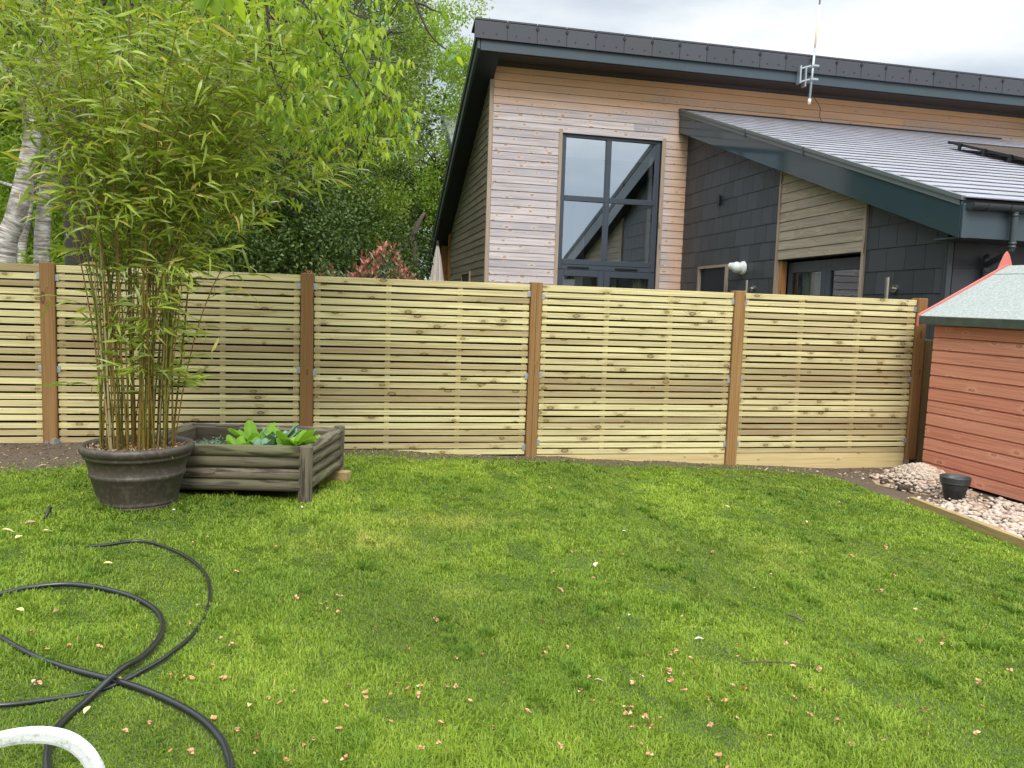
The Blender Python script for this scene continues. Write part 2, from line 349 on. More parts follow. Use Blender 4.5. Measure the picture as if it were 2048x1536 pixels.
def mk_pot():
    m, nt, b, o = newmat('stone_effect_pot'); p = posn(nt)
    n = noise_(nt, p, 7, 6, .65); n2 = noise_(nt, p, 40, 3, .6)
    c = mixc(nt, n, (.026, .022, .019), (.088, .068, .05)); c = mixc(nt, math_(nt, 'MULTIPLY', smooth_(nt, n2, .5, .7), .6), c, (.13, .11, .09)); n3 = noise_(nt, p, 1, 4, .7, (14, 14, 3)); c = mixc(nt, math_(nt, 'MULTIPLY', smooth_(nt, n3, .55, .75), .4), c, (.17, .14, .11))
    nt.links.new(c, b.inputs['Base Color']); b.inputs['Roughness'].default_value = .5; bump_(nt, b, n2, .12, .003); return m
M['pot'] = mk_pot()
def mk_felt():
    m, nt, b, o = newmat('mineral_felt'); p = posn(nt); n = noise_(nt, p, 45, 4, .8); n2 = noise_(nt, p, 3, 4, .6)
    c = mixc(nt, smooth_(nt, n, .3, .7), (.19, .21, .20), (.37, .39, .375)); c = mixc(nt, math_(nt, 'MULTIPLY', n2, .3), c, (.25, .3, .24))
    nt.links.new(c, b.inputs['Base Color']); b.inputs['Roughness'].default_value = .95; bump_(nt, b, n, .4, .004); return m
M['felt'] = mk_felt()
M['feltedge'] = plain('mossy_felt_edge', (.05, .065, .05), .95, nscale=14, namp=.6)
def mk_birch():
    m, nt, b, o = newmat('birch_bark'); uv = uvn(nt)
    band = noise_(nt, uv, 1, 6, .75, (38, 4, 1), dist=.5); big = noise_(nt, uv, 1, 4, .6, (3.5, 4, 1))
    c = mixc(nt, smooth_(nt, band, .38, .62), (.16, .13, .105), (.66, .62, .57)); c = mixc(nt, math_(nt, 'MULTIPLY', smooth_(nt, big, .45, .66), .75), c, (.10, .085, .06))
    nt.links.new(c, b.inputs['Base Color']); b.inputs['Roughness'].default_value = .7; bump_(nt, b, band, .6, .006); return m
M['birch'] = mk_birch()
def mk_soil():
    m, nt, b, o = newmat('garden_ground'); p = posn(nt); s = N(nt, 'ShaderNodeSeparateXYZ'); nt.links.new(p, s.inputs[0])
    r, g, _ = varnode(nt)
    n = noise_(nt, p, 9, 6, .7); n2 = noise_(nt, p, 70, 4, .7)
    soil = mixc(nt, n, (.05, .032, .02), (.15, .105, .068)); soil = mixc(nt, math_(nt, 'MULTIPLY', smooth_(nt, n2, .55, .7), .5), soil, (.24, .18, .12))
    turf = mixc(nt, n, (.035, .055, .012), (.10, .13, .03))
    c = mixc(nt, r, soil, turf)
    nt.links.new(c, b.inputs['Base Color']); b.inputs['Roughness'].default_value = .95; bump_(nt, b, n2, .8, .01); return m
M['soil'] = mk_soil()
M['darksoil'] = plain('potting_soil', (.035, .024, .017), .95, nscale=30, namp=.7, bump=.8)
def mk_grass():
    m, nt, b, o = newmat('grass_blades'); r, g, bb = varnode(nt)
    c = mixc(nt, r, (.145, .245, .016), (.315, .43, .045)); c = mixc(nt, g, c, mixc(nt, r, (.38, .44, .04), (.56, .50, .13)))
    c = mixc(nt, bb, c, mixc(nt, r, (.075, .155, .014), (.165, .28, .028)))
    nt.links.new(c, b.inputs['Base Color']); b.inputs['Roughness'].default_value = .5; b.inputs['Specular IOR Level'].default_value = .25
    t = N(nt, 'ShaderNodeBsdfTranslucent'); nt.links.new(c, t.inputs[0]); mm = N(nt, 'ShaderNodeMixShader'); mm.inputs[0].default_value = .35
    nt.links.new(b.outputs[0], mm.inputs[1]); nt.links.new(t.outputs[0], mm.inputs[2]); nt.links.new(mm.outputs[0], o.inputs[0]); return m
M['grass'] = mk_grass()
M['wood_deep'] = foliage('shaded_evergreen_leaf', (.020, .045, .008), (.085, .14, .022), (.13, .18, .04), trans=.15)  # darkened evergreen leaf; the gloom under the trees is put into its colour
M['bamboo'] = foliage('bamboo_leaf', (.10, .155, .02), (.43, .53, .07), (.55, .46, .12), trans=.42, rough=.33, spec=.6)
M['cherry'] = foliage('cherry_leaf', (.17, .28, .025), (.46, .57, .07), (.15, .27, .08), trans=.48)
M['wood_dark'] = foliage('evergreen_leaf', (.06, .115, .018), (.25, .35, .05), (.40, .46, .08), trans=.35)
M['wood_mid'] = foliage('broadleaf_leaf', (.10, .19, .022), (.38, .50, .07), (.48, .52, .1), trans=.42)
M['wood_lime'] = foliage('lime_leaf', (.12, .24, .02), (.36, .50, .06), (.4, .4, .1))
M['lettuce'] = foliage('lettuce_leaf', (.15, .32, .03), (.30, .50, .06), trans=.35, rough=.65, spec=.2)
M['cabbage'] = foliage('cabbage_leaf', (.11, .22, .13), (.26, .40, .26), trans=.15, rough=.6, spec=.2)
M['photinia'] = foliage('photinia_leaf', (.07, .10, .04), (.22, .27, .12), (.46, .14, .12), trans=.2)
def mk_cane():
    m, nt, b, o = newmat('bamboo_cane'); uv = uvn(nt); r, g, _ = varnode(nt)
    c = mixc(nt, r, (.18, .10, .012), (.15, .15, .02)); c = mixc(nt, smooth_(nt, g, .88, .97), c, (.42, .33, .17))
    sx = N(nt, 'ShaderNodeSeparateXYZ'); nt.links.new(uv, sx.inputs[0]); w_ = math_(nt, 'FRACT', math_(nt, 'MULTIPLY', sx.outputs[0], 6.5))
    c = mixc(nt, math_(nt, 'MULTIPLY', math_(nt, 'LESS_THAN', w_, .07), .75), c, (.05, .03, .012))
    c = mixc(nt, math_(nt, 'MULTIPLY', noise_(nt, uv, 1, 3, .6, (5, 20, 1)), .4), c, (.08, .06, .015))
    nt.links.new(c, b.inputs['Base Color']); b.inputs['Roughness'].default_value = .4; return m
M['cane'] = mk_cane()
def mk_litter(name, a, b_, c_):
    m, nt, b, o = newmat(name); r, g, bb = varnode(nt); c = mixc(nt, r, a, b_); c = mixc(nt, g, c, c_)
    nt.links.new(c, b.inputs['Base Color']); b.inputs['Roughness'].default_value = .75; return m
M['litter'] = mk_litter('dry_litter', (.35, .25, .14), (.55, .46, .30), (.13, .075, .04))
M['chips'] = mk_litter('bark_chips', (.30, .19, .10), (.55, .42, .26), (.10, .055, .03))
M['blossom'] = mk_litter('dried_blossom', (.52, .29, .12), (.68, .47, .27), (.36, .15, .06))
M['leafyellow'] = mk_litter('yellow_leaf', (.62, .60, .22), (.55, .55, .3), (.6, .5, .2))
M['leafbrown'] = mk_litter('brown_leaf', (.30, .13, .06), (.40, .24, .13), (.15, .08, .05))
M['leafpink'] = mk_litter('pale_pink_leaf', (.68, .47, .36), (.7, .5, .4), (.6, .4, .3))
M['leafpale'] = mk_litter('pale_petal', (.60, .57, .48), (.7, .68, .6), (.6, .6, .5))
M['stone'] = mk_litter('cream_stone', (.42, .34, .26), (.56, .49, .41), (.33, .20, .13))
M['clod'] = plain('soil_clod', (.05, .033, .022), .95, nscale=30, namp=.6, bump=.8)

# ------------------------------------------------------------------ ground
FY = 6.80
def lerp(x, a, b): return min(1, max(0, (x - a) / (b - a)))
def zg(x, y):
    z = max(-.17, min(.1, -.03 - .045 * (x - 1.5)))
    return z
def zgv(x, y): return np.clip(-.03 - .045 * (x - 1.5), -.17, .1)
def bed_edge(x):   # the lawn stops at this y, soil beyond
    return 5.72 + .9 * min(1, max(0, (x + 2.3) / 2.2)) + (.12 if x > -.1 else 0) * 1 - (.30 * lerp(x, 4.0, 4.6)) - .04 * lerp(x, 1.2, 1.8)
def bed_edge_v(x):
    n = np.array([mnoise.noise((float(a) * 2.3, 3.1, 0)) for a in np.atleast_1d(x)]) if np.size(x) < 4000 else np.interp(x, np.linspace(-12, 8, 900), [mnoise.noise((a * 2.3, 3.1, 0)) for a in np.linspace(-12, 8, 900)])
    return 5.72 + .9 * np.clip((x + 2.3) / 2.2, 0, 1) - .30 * np.clip((x - 4.0) / .6, 0, 1) + .12 * n
gx = np.unique(np.concatenate([np.array([-400, -150, -60, -30, -15, -9]), np.arange(-6, 7.01, .07), np.array([9, 14, 25, 50, 120, 400])]))
gy = np.unique(np.concatenate([np.array([-300, -60, -12, -4, -1]), np.arange(0, 7.6, .07), np.array([9, 13, 20, 40, 90, 400])]))
GX, GY = np.meshgrid(gx, gy)
GZ = zgv(GX, GY)
ns = np.array([[mnoise.noise((x * 1.7, y * 1.7, 0)) * .5 + mnoise.noise((x * 9, y * 9, 5)) * .12 for x in gx] for y in gy])
near = ((np.abs(GX) < 7) & (GY > -1) & (GY < 7.6)).astype(float)
be = bed_edge_v(gx)[None, :] + 0 * GY
soilness = np.clip((GY - be) / .12 + .5, 0, 1)
mound = soilness * np.clip(1 - (GY - 6.9) / .3, 0, 1) * near
GZ = GZ + near * (ns * .018 + mound * (.012 + .045 * (mnoise.noise((0, 0, 0)) + np.abs(ns))))
# drop behind the last post, heap by the shed
GZ = np.where(GY > 7.3, -.25, GZ)
turf = 1 - soilness; turf = np.where((GX > 4.5) | (GY > 7.3), np.where(GY > 7.3, 1, 0), turf)
ny_, nx_ = GX.shape
V = np.stack([GX, GY, GZ], -1).reshape(-1, 3); ii = (np.arange(ny_ - 1)[:, None] * nx_ + np.arange(nx_ - 1)[None, :]).ravel()
Fq = np.stack([ii, ii + 1, ii + nx_ + 1, ii + nx_], 1)
tv = ((turf[:-1, :-1] + turf[1:, 1:]) / 2).ravel()
g = np_mesh('ground', V, Fq, np.stack([tv, tv, tv], 1), M['soil'], smooth=True); tag(g, kind='structure')

HOSE = [[(-1.30, 3.96), (-1.078, 4.03), (-.96, 4.08), (-.858, 4.04), (-.688, 3.84), (-.562, 3.6), (-.514, 3.41), (-.494, 3.21), (-.503, 2.99), (-.539, 2.82), (-.591, 2.69), (-.691, 2.56), (-.835, 2.49), (-.97, 2.45), (-1.25, 2.46)],
        [(-1.75, 3.05), (-1.5, 3.25), (-1.284, 3.367), (-1.195, 3.418), (-1.075, 3.441), (-.935, 3.407), (-.793, 3.322), (-.681, 3.188), (-.624, 3.04), (-.609, 2.884), (-.63, 2.726), (-.672, 2.6), (-.725, 2.45), (-.749, 2.33), (-.743, 2.24), (-.705, 2.1), (-.6, 1.85)],
        [(-1.5, 3.35), (-1.3, 3.12), (-1.126, 2.942), (-.983, 2.797), (-.848, 2.698), (-.728, 2.63), (-.604, 2.549), (-.483, 2.446), (-.38, 2.336), (-.31, 2.222), (-.28, 2.145), (-.262, 2.06), (-.25, 1.85)]]
def smooth_path(P, k=8):
    P = np.array(P, float); out_ = []
    for i in range(len(P) - 1):
        p0, p1, p2, p3 = P[max(i - 1, 0)], P[i], P[i + 1], P[min(i + 2, len(P) - 1)]
        for j in range(k):
            t = j / k; out_.append(.5 * ((2 * p1) + (-p0 + p2) * t + (2 * p0 - 5 * p1 + 4 * p2 - p3) * t * t + (-p0 + 3 * p1 - 3 * p2 + p3) * t ** 3))
    out_.append(P[-1]); return np.array(out_)
HP = [smooth_path(h) for h in HOSE]
POT = (-1.122, 4.86); POT_R = .195

# ------------------------------------------------------------------ lawn
def build_grass():
    xs, ys = [], []
    n = 3000000
    x = rng.uniform(-4.2, 4.55, n); y = rng.uniform(1.5, 6.85, n)
    d = np.hypot(x, y)
    P = np.stack([x, y, zgv(x, y)], 1); u, v, z = px(P)
    inv = (u > -250) & (u < 2300) & (v > 300) & (v < 1680) & (z > .3)
    keep = rng.random(n) < np.clip((2.15 / d) ** 1.45, .12, 1) * np.where(inv, 1, .12)
    x, y, u, v = x[keep], y[keep], u[keep], v[keep]
    be = bed_edge_v(x)
    k = rng.random(len(x)) < np.where(y < be - .05, 1, np.clip(1 - (y - be + .05) / .3, 0, 1) * .22)
    k &= ~((x > 4.42))
    k &= np.hypot(x - POT[0], y - POT[1]) > POT_R - .01
    k &= ~((x > -1.2) & (x < -.12) & (y > 5.08) & (y < 5.75))
    x, y = x[k], y[k]
    hp = np.concatenate(HP); near_h = np.full(len(x), 9.)
    sel = np.where((x < 0) & (y < 4.3))[0]
    for s in range(0, len(sel), 20000):
        q = sel[s:s + 20000]; near_h[q] = np.sqrt(((x[q][:, None] - hp[:, 0]) ** 2 + (y[q][:, None] - hp[:, 1]) ** 2).min(1))
    k = near_h > .011; x, y, near_h = x[k], y[k], near_h[k]
    n = len(x); d = np.hypot(x, y)
    # patchiness on a coarse grid
    X0, X1, Y0, Y1, res = -4.5, 5, 1, 7.2, .05
    ax = np.arange(X0, X1, res); ay = np.arange(Y0, Y1, res)
    def field(sx, sy, off, oct=3):
        return np.array([[sum(mnoise.noise((a * sx * 2 ** o + .35 * b, b * sy * .55 * 2 ** o, off + o)) / 2 ** o for o in range(oct)) for a in ax] for b in ay])
    def samp(F_): return F_[np.clip(((y - Y0) / res).astype(int), 0, len(ay) - 1), np.clip(((x - X0) / res).astype(int), 0, len(ax) - 1)]
    f1 = samp(field(1.0, 1.3, 0)); f2 = samp(field(2.3, 3.0, 20)); f3 = samp(field(.8, 1.0, 40)); f4 = samp(field(4.5, 5.5, 60))
    yel = np.clip((f1 * .9 + f4 * .5 - .08) * 1.6, 0, 1) * .55
    for (qx, qy, rx, ry, s) in [(940, 1045, .42, .2, .95), (730, 1095, .3, .22, .6), (905, 1195, .16, .12, .7), (1490, 1070, .5, .3, .3), (800, 1110, .22, .3, .35), (1560, 1110, .25, .15, .45), (660, 1120, .25, .2, .3), (1200, 1000, .35, .15, .35)]:
        c = at(qx, qy, Z=.0); yel = np.maximum(yel, s * np.exp(-((x - c[0]) / rx) ** 2 - ((y - c[1]) / ry) ** 2) * (.6 + .6 * rng.random(n)))
    dark = np.clip((f1 * .9 + f2 * .6 + f4 * .9 + .08) * 1.9, 0, 1) * .66
    lush = np.clip(.72 + f2 * .45 + f4 * .6, .35, 1.3)
    bare = np.clip((y - bed_edge_v(x) + .35) / .35, 0, 1)
    h = (.013 + .022 * rng.random(n) ** 1.3) * lush * (1 - .45 * np.clip(yel, 0, 1)) * (1 - .35 * bare); h = np.maximum(h, .009)
    h *= np.where(near_h < .03, .75, 1)
    tall = rng.random(n) < .02; h[tall] *= 1.6
    f5 = samp(field(11, 13, 90, 2)); tuft = np.clip((f5 - .38) * 6, 0, 1); h *= 1 + .75 * tuft; dark = np.clip(dark + .35 * tuft, 0, 1)
    edge = np.exp(-np.clip(np.hypot(x - POT[0], y - POT[1]) - POT_R, 0, 9) / .035) + np.exp(-np.abs(y - 5.02 - 0 * x) / .04) * ((x > -1.2) & (x < -.1)); h *= 1 + .7 * np.clip(edge, 0, 1)
    wd = (.0011 + .0009 * rng.random(n)) * np.clip(d / 2.4, 1, 2.6)
    az = rng.uniform(0, 2 * np.pi, n) * .8 + (f4 * 7)
    lean = rng.uniform(.15, 1.15, n)
    Dh = np.stack([np.cos(az), np.sin(az), 0 * az], 1); up = np.array([0, 0, 1.])
    S = np.stack([-np.sin(az + rng.normal(0, .6, n)), np.cos(az), 0 * az], 1); S = unit(S)
    B = np.stack([x, y, zgv(x, y) + np.array(0) - .003], 1)
    # follow the small bumps of the ground sheet
    ix = np.clip(np.searchsorted(gx, x) - 1, 0, len(gx) - 2); iy = np.clip(np.searchsorted(gy, y) - 1, 0, len(gy) - 2)
    tx = (x - gx[ix]) / (gx[ix + 1] - gx[ix]); ty = (y - gy[iy]) / (gy[iy + 1] - gy[iy])
    B[:, 2] = GZ[iy, ix] * (1 - tx) * (1 - ty) + GZ[iy, ix + 1] * tx * (1 - ty) + GZ[iy + 1, ix] * (1 - tx) * ty + GZ[iy + 1, ix + 1] * tx * ty - .002
    h = h[:, None]; wd = wd[:, None]; lean = lean[:, None]
    m = B + up * h * .62 + Dh * h * lean * .28
    t = B + up * h * (1 - .28 * lean) + Dh * h * lean * .85
    Vv = np.stack([B - S * wd, B + S * wd, m + S * wd * .75, m - S * wd * .75, t], 1).reshape(-1, 3)
    i = np.arange(n)[:, None] * 5
    me_f = np.concatenate([i + np.array([0, 1, 2]), i + np.array([0, 2, 3]), i + np.array([3, 2, 4])], 1).reshape(-1, 3)
    tone = np.clip(rng.random(n) * .42 + .30 + f4 * .9 - f1 * .5 + f2 * .5, 0, 1)
    straw = np.where(rng.random(n) < .035, 1., yel)
    var = np.stack([tone, np.clip(straw + bare * .3 * rng.random(n), 0, 1), np.clip(dark, 0, 1)], 1)
    o = np_mesh('grass', Vv, me_f, np.repeat(var, 3, 0), M['grass'])
    tag(o, 'short patchy green lawn grass with yellow spots', 'grass', kind='stuff'); print('blades', n)
build_grass()
def gz(x, y):
    ix = min(max(int(np.searchsorted(gx, x)) - 1, 0), len(gx) - 2); iy = min(max(int(np.searchsorted(gy, y)) - 1, 0), len(gy) - 2)
    tx = (x - gx[ix]) / (gx[ix + 1] - gx[ix]); ty = (y - gy[iy]) / (gy[iy + 1] - gy[iy])
    return GZ[iy, ix] * (1 - tx) * (1 - ty) + GZ[iy, ix + 1] * tx * (1 - ty) + GZ[iy + 1, ix] * (1 - tx) * ty + GZ[iy + 1, ix + 1] * tx * ty
def gpt(u, v, dz=0):
    z = 0
    for _ in range(12):
        p = at(u, v, Z=z + dz); z = zg(p[0], p[1])
    return p[0], p[1]

# ------------------------------------------------------------------ the new fence
PX = [-4.12, -2.19, -.26, 1.67, 3.60, 5.53]
fence = empty('slatted_fence', (1.67, FY, -.1)); tag(fence, 'new pale pine fence of thin horizontal slats between brown posts', 'fence')
def local(mb, o):  # shift vertices into the parent's frame
    L0 = np.array(o.location); mb.v = [tuple(np.array(p) - L0) for p in mb.v]; return mb
for i, x in enumerate(PX):
    mb = MB(); hw = .05 if i != 3 else .05
    zb = gz(x, FY) - .25
    if i == 3:
        mb.box(x - .05, x - .001, FY - .06, FY + .04, zb, 1.515); mb.box(x + .001, x + .05, FY - .058, FY + .04, zb, 1.515)
    elif i == 5:
        mb.box(x - .05, x + .055, FY - .06, FY + .045, -.07, 1.513)
    else: mb.box(x - .052, x + .052, FY - .06, FY + .045, zb, 1.513)
    local(mb, fence).build('post', M['post'], fence, bevel=.004)
pitch = 1.5 / 26
for i in range(5):
    x0, x1 = PX[i] + .056, PX[i + 1] - .056
    zoff = 0
    mb = MB()
    for k in range(26):
        z0 = zoff + k * pitch; hgt = .0433 if k < 25 else .052
        t_ = random.uniform(0, .35) if random.random() < .55 else random.uniform(.45, 1)
        wob = [random.uniform(-.003, .003) for _ in range(4)]
        ya = FY - .035 + random.uniform(-.0015, .0015)
        e0, e1 = x0 + random.uniform(-.002, .004), x1 + random.uniform(-.004, .002)
        P = [(e0, ya, z0 + wob[0]), (e1, ya, z0 + wob[1]), (e1, ya + .016, z0 + wob[1]), (e0, ya + .016, z0 + wob[0]),
             (e0, ya, z0 + hgt + wob[2]), (e1, ya, z0 + hgt + wob[3]), (e1, ya + .016, z0 + hgt + wob[3]), (e0, ya + .016, z0 + hgt + wob[2])]
        mb.hexa(P, (t_, random.random(), 0, 1), 0)
    pn = local(mb, fence).build('slat_panel', M['slat'], fence, bevel=.0015)
    for bx in (x0 + .03, x0 + (x1 - x0) / 3, x0 + (x1 - x0) * 2 / 3, x1 - .03):
        b_ = MB(); b_.box(bx - .02, bx + .02, FY - .0185, FY + .015, zoff + .003, zoff + 1.49, (.35, .3, 0, 1)); local(b_, fence).build('batten', M['slat'], pn)
    for bx in (x0, x1):
        s_ = 1 if bx == x0 else -1
        for z in (1.405 + random.uniform(-.01, .01), .70 + random.uniform(-.02, .02), .085 + random.uniform(-.03, .03)):
            c_ = MB(); q = sorted((bx - s_ * .012, bx + s_ * .022))
            c_.box(q[0], q[1], FY - .041, FY - .037, z - .026, z + .026); c_.tube([(bx + s_ * .010, FY - .045, z), (bx + s_ * .010, FY - .04, z)], .005, 8)
            c_.box(min(bx, bx - s_ * .004), max(bx, bx - s_ * .004), FY - .0395, FY - .0, z - .025, z + .025)
            local(c_, fence).build('bracket', M['galv'], pn, bevel=.002)
for i in (3, 4):
    mb = MB(); mb.box(PX[i] + .054, PX[i + 1] - .054, FY - .03, FY + .01, -.165, -.006, (.25, .5, 0, 1)); local(mb, fence).build('gravel_board', M['board'], fence, bevel=.003)
mb = MB()
for k in range(9): 
    a = random.random() * 6.28; mb.tube([(PX[1] + .045 * math.cos(a), FY - .05 + .02 * math.sin(a), .02), (PX[1] + .04 * math.cos(a), FY - .055 + .02 * math.sin(a), .13 + random.random() * .05)], [.045, .02], 7)
local(mb, fence).build('concrete_footing', plain('rough_concrete', (.2, .19, .17), .95, nscale=20, namp=.5, bump=.8), fence)

# dark old fence standing just behind
of = empty('old_fence', (1.5, FY + .14, -.2)); tag(of, 'dark old boarded fence standing close behind the new slatted fence', 'fence')
mb = MB(); x = -6.0
while x < 5.55:
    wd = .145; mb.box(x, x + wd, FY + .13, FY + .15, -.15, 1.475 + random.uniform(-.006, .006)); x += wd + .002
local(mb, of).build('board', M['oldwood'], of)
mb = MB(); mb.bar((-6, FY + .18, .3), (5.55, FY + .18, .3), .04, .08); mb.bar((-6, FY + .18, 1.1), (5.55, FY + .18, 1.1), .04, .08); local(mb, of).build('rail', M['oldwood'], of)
op = MB(); op.box(5.64, 5.745, FY + .0, FY + .10, -.3, 1.11); oo = op.build('old_post', M['oldpost'], bevel=.004)
tag(oo, 'weathered old wooden post between the last brown fence post and the red shed', 'post')

# ------------------------------------------------------------------ house
house = empty('house', (6.5, 14.6, -.2)); tag(house, 'timber clad house with slate lean-to and anthracite eaves behind the fence', 'house')
def hb(mb, name, mat, parent=house, **k):
    L0 = np.array(house.location); mb.v = [tuple(np.array(p) - L0) for p in mb.v]
    return mb.build(name, mat, parent, **k)
YA, XC, XB, YB = 14.6, 2.62, 6.49, 7.585
RK = .49
def clad_rows(mb, z0, z1, pitch_, place, spans, jl=3.6):
    """place(a, b, z, z2, tilt) draws one board; spans(zmid) gives the intervals"""
    z = z0
    while z < z1 - .02:
        zt = min(z + pitch_, z1)
        for (a, b) in spans((z + zt) / 2):
            t0 = a
            while t0 < b - .01:
                t1 = min(b, t0 + jl * random.uniform(.55, 1.1))
                if b - t1 < .5: t1 = b
                place(t0, t1 - .0015, z, zt); t0 = t1
        z = zt
def boardA(a, b, z, zt):
    v = (random.random(), random.random(), 0, 1); z2 = zt - .0065
    mb.hexa([(a, YA - .024, z), (b, YA - .024, z), (b, YA - .0, z), (a, YA - .0, z), (a, YA - .013, z2), (b, YA - .013, z2), (b, YA - .0, z2), (a, YA - .0, z2)], v, 0)
mb = MB()
def spansA(z): return [(2.68, 3.93), (6.04, 6.50)] if z < 4.60 and z > -1 else [(2.68, 14.6)]
WT = 5.64
clad_rows(mb, -.19, 5.15, .1395, boardA, lambda z: spansA(z)); clad_rows(mb, 5.111, WT, .1395, boardA, lambda z: [(2.68, 14.6)])
mb.v = mb.v; fw = hb(mb, 'front_cladding', M['clad'])
# solid wall cores with an opening
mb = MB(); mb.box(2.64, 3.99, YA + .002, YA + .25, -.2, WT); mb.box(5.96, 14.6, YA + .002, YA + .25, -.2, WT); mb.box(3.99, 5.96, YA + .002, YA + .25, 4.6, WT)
hb(mb, 'wall', M['greydark'])
mb = MB(); mb.box(2.60, 2.675, YA - .03, YA + .05, -.2, 5.63); mb.box(3.925, 3.995, YA - .03, YA + .1, -.2, 4.62); mb.box(5.965, 6.04, YA - .03, YA + .1, -.2, 4.60)
mb.box(3.998, 5.962, YA - .012, YA + .1, 4.585, 4.6); hb(mb, 'cladding_trim', M['trim'], bevel=.003)
# side wall, going back; top follows the roof
def ztop(y): return 5.66 - RK * (y - 14.55)
mb = MB(); z = -.19
while z < WT:
    zt = z + .1395; y0 = 14.66; ye = min(19.35, 14.55 + (5.66 - z - .02) / RK)
    if ye > y0 + .1:
        segs = [(y0, ye)] if z > 1.95 else [(y0, 16.2), (17.3, ye)]
        for a, b in segs:
            while a < b - .01:
                c_ = min(b, a + random.uniform(1.8, 4)); v = (random.random(), random.random(), 0, 1)
                z2 = zt - .006
                def T(y): return min(z2, max(z + .002, ztop(y) + .14))
                mb.hexa([(XC - .0, a, z), (XC - .0, c_ - .002, z), (XC - .022, c_ - .002, z), (XC - .022, a, z), (XC, a, T(a)), (XC, c_ - .002, T(c_)), (XC - .013, c_ - .002, T(c_)), (XC - .013, a, T(a))], v, 0)
                a = c_
    z = zt
hb(mb, 'side_cladding', M['cladside'])
mb = MB(); P = lambda x, y, z: (x, y, z)
mb.hexa([(XC + .002, 14.7, -.2), (XC + .3, 14.7, -.2), (XC + .3, 22.2, -.2), (XC + .002, 22.2, -.2), (XC + .002, 14.7, ztop(14.7)), (XC + .3, 14.7, ztop(14.7)), (XC + .3, 22.2, ztop(22.2)), (XC + .002, 22.2, ztop(22.2))])
hb(mb, 'wall', M['greydark'])
mb = MB(); mb.box(XC - .05, XC - .001, 16.18, 16.25, -.2, 2.02); mb.box(XC - .05, XC - .001, 17.25, 17.32, -.2, 2.02); mb.box(XC - .05, XC - .001, 16.25, 17.25, 1.97, 2.02)
hb(mb, 'cladding_trim', M['trim'])
mb = MB(); mb.box(XC - .03, XC - .001, 16.26, 17.24, -.2, 1.96); hb(mb, 'side_door', M['greydark'])
mb = MB(); mb.box(XC - .06, XC + .0, 19.37, 19.52, -.2, ztop(19.5) - .02); mb.box(XC - .16, XC - .02, 19.9, 20.04, -.2, ztop(20.0) - .02); hb(mb, 'cladding_trim', M['freshtrim'])
mb = MB(); z = -.19
while z < 2.9:
    mb.box(XC - .11, XC - .09, 20.06, 22.0, z, min(z + .133, ztop(21.9))); z += .1395
    if z > ztop(21.9): break
hb(mb, 'side_cladding', M['cladpanel'])
# room behind the big window
mb = MB(); x0, x1, y0, y1 = 3.3, 6.45, YA + .26, 18.2
mb.poly([(x0, y1, -.1), (x1, y1, -.1), (x1, y1, 4.9), (x0, y1, 4.9)]); mb.poly([(x0, y0, -.1), (x0, y1, -.1), (x0, y1, 4.9), (x0, y0, 4.9)]); mb.poly([(x1, y1, -.1), (x1, y0, -.1), (x1, y0, 4.9), (x1, y1, 4.9)])
mb.poly([(x0, y0, -.1), (x1, y0, -.1), (x1, y1, -.1), (x0, y1, -.1)]); mb.poly([(x0, y0, 4.9), (x0, y1, 4.9), (x1, y1, 4.9), (x1, y0, 4.9)])
hb(mb, 'room', M['room'])
mb = MB(); mb.box(5.3, 5.55, 18.0, 18.15, -.1, 4.6); mb.box(3.4, 6.3, YA + .45, YA + .5, 4.22, 4.5); hb(mb, 'room_wall', M['white'])
# big window with doors below
def window(parent_name, x0, x1, z0, z1, y, label=None):
    win = empty(parent_name, (0, 0, 0)); win.parent = house
    if label: win['label'] = label
    return win
win = window('window', 0, 0, 0, 0, 0, 'tall four pane grey window above glazed double doors')
fx0, fx1, fy, fz0, fz1 = 4.0, 5.955, YA + .03, -.1, 4.575
def fr(parts, name='frame', mat=M['frame'], bev=.006, par=win):
    m_ = MB()
    for q in parts: m_.box(*q)
    return hb(m_, name, mat, par, bevel=bev)
xm = 4.925
fr([(fx0, fx0 + .085, fy, fy + .07, 2.06, fz1), (fx1 - .085, fx1, fy, fy + .07, 2.06, fz1), (fx0 + .085, fx1 - .085, fy, fy + .07, fz1 - .085, fz1),
    (xm - .05, xm + .05, fy - .004, fy + .07, 2.25, fz1 - .085), (fx0 + .085, xm - .05, fy - .002, fy + .07, 3.33, 3.43), (xm + .05, fx1 - .085, fy - .002, fy + .07, 3.33, 3.43),
    (fx0 + .085, fx1 - .085, fy - .002, fy + .07, 2.15, 2.25), (fx0 + .085, fx1 - .085, fy - .0, fy + .07, 2.055, 2.146)])
fr([(4.2, 4.62, fy - .02, fy - .001, 2.085, 2.115), (5.15, 5.6, fy - .02, fy - .001, 2.085, 2.115)], 'trickle_vent', M['black'], .002)
m_ = MB()
for (a, b, c, d_) in ((fx0 + .085, xm - .05, 3.43, fz1 - .085), (xm + .05, fx1 - .085, 3.43, fz1 - .085), (fx0 + .085, xm - .05, 2.25, 3.33), (xm + .05, fx1 - .085, 2.25, 3.33)):
    m_ = MB(); tl = random.uniform(-.012, .012); m_.poly([(a, fy + .03 + tl, c), (b, fy + .03 - tl * .6, c), (b, fy + .03 - tl, d_), (a, fy + .03 + tl * .6, d_)]); hb(m_, 'pane', M['glass'], win)
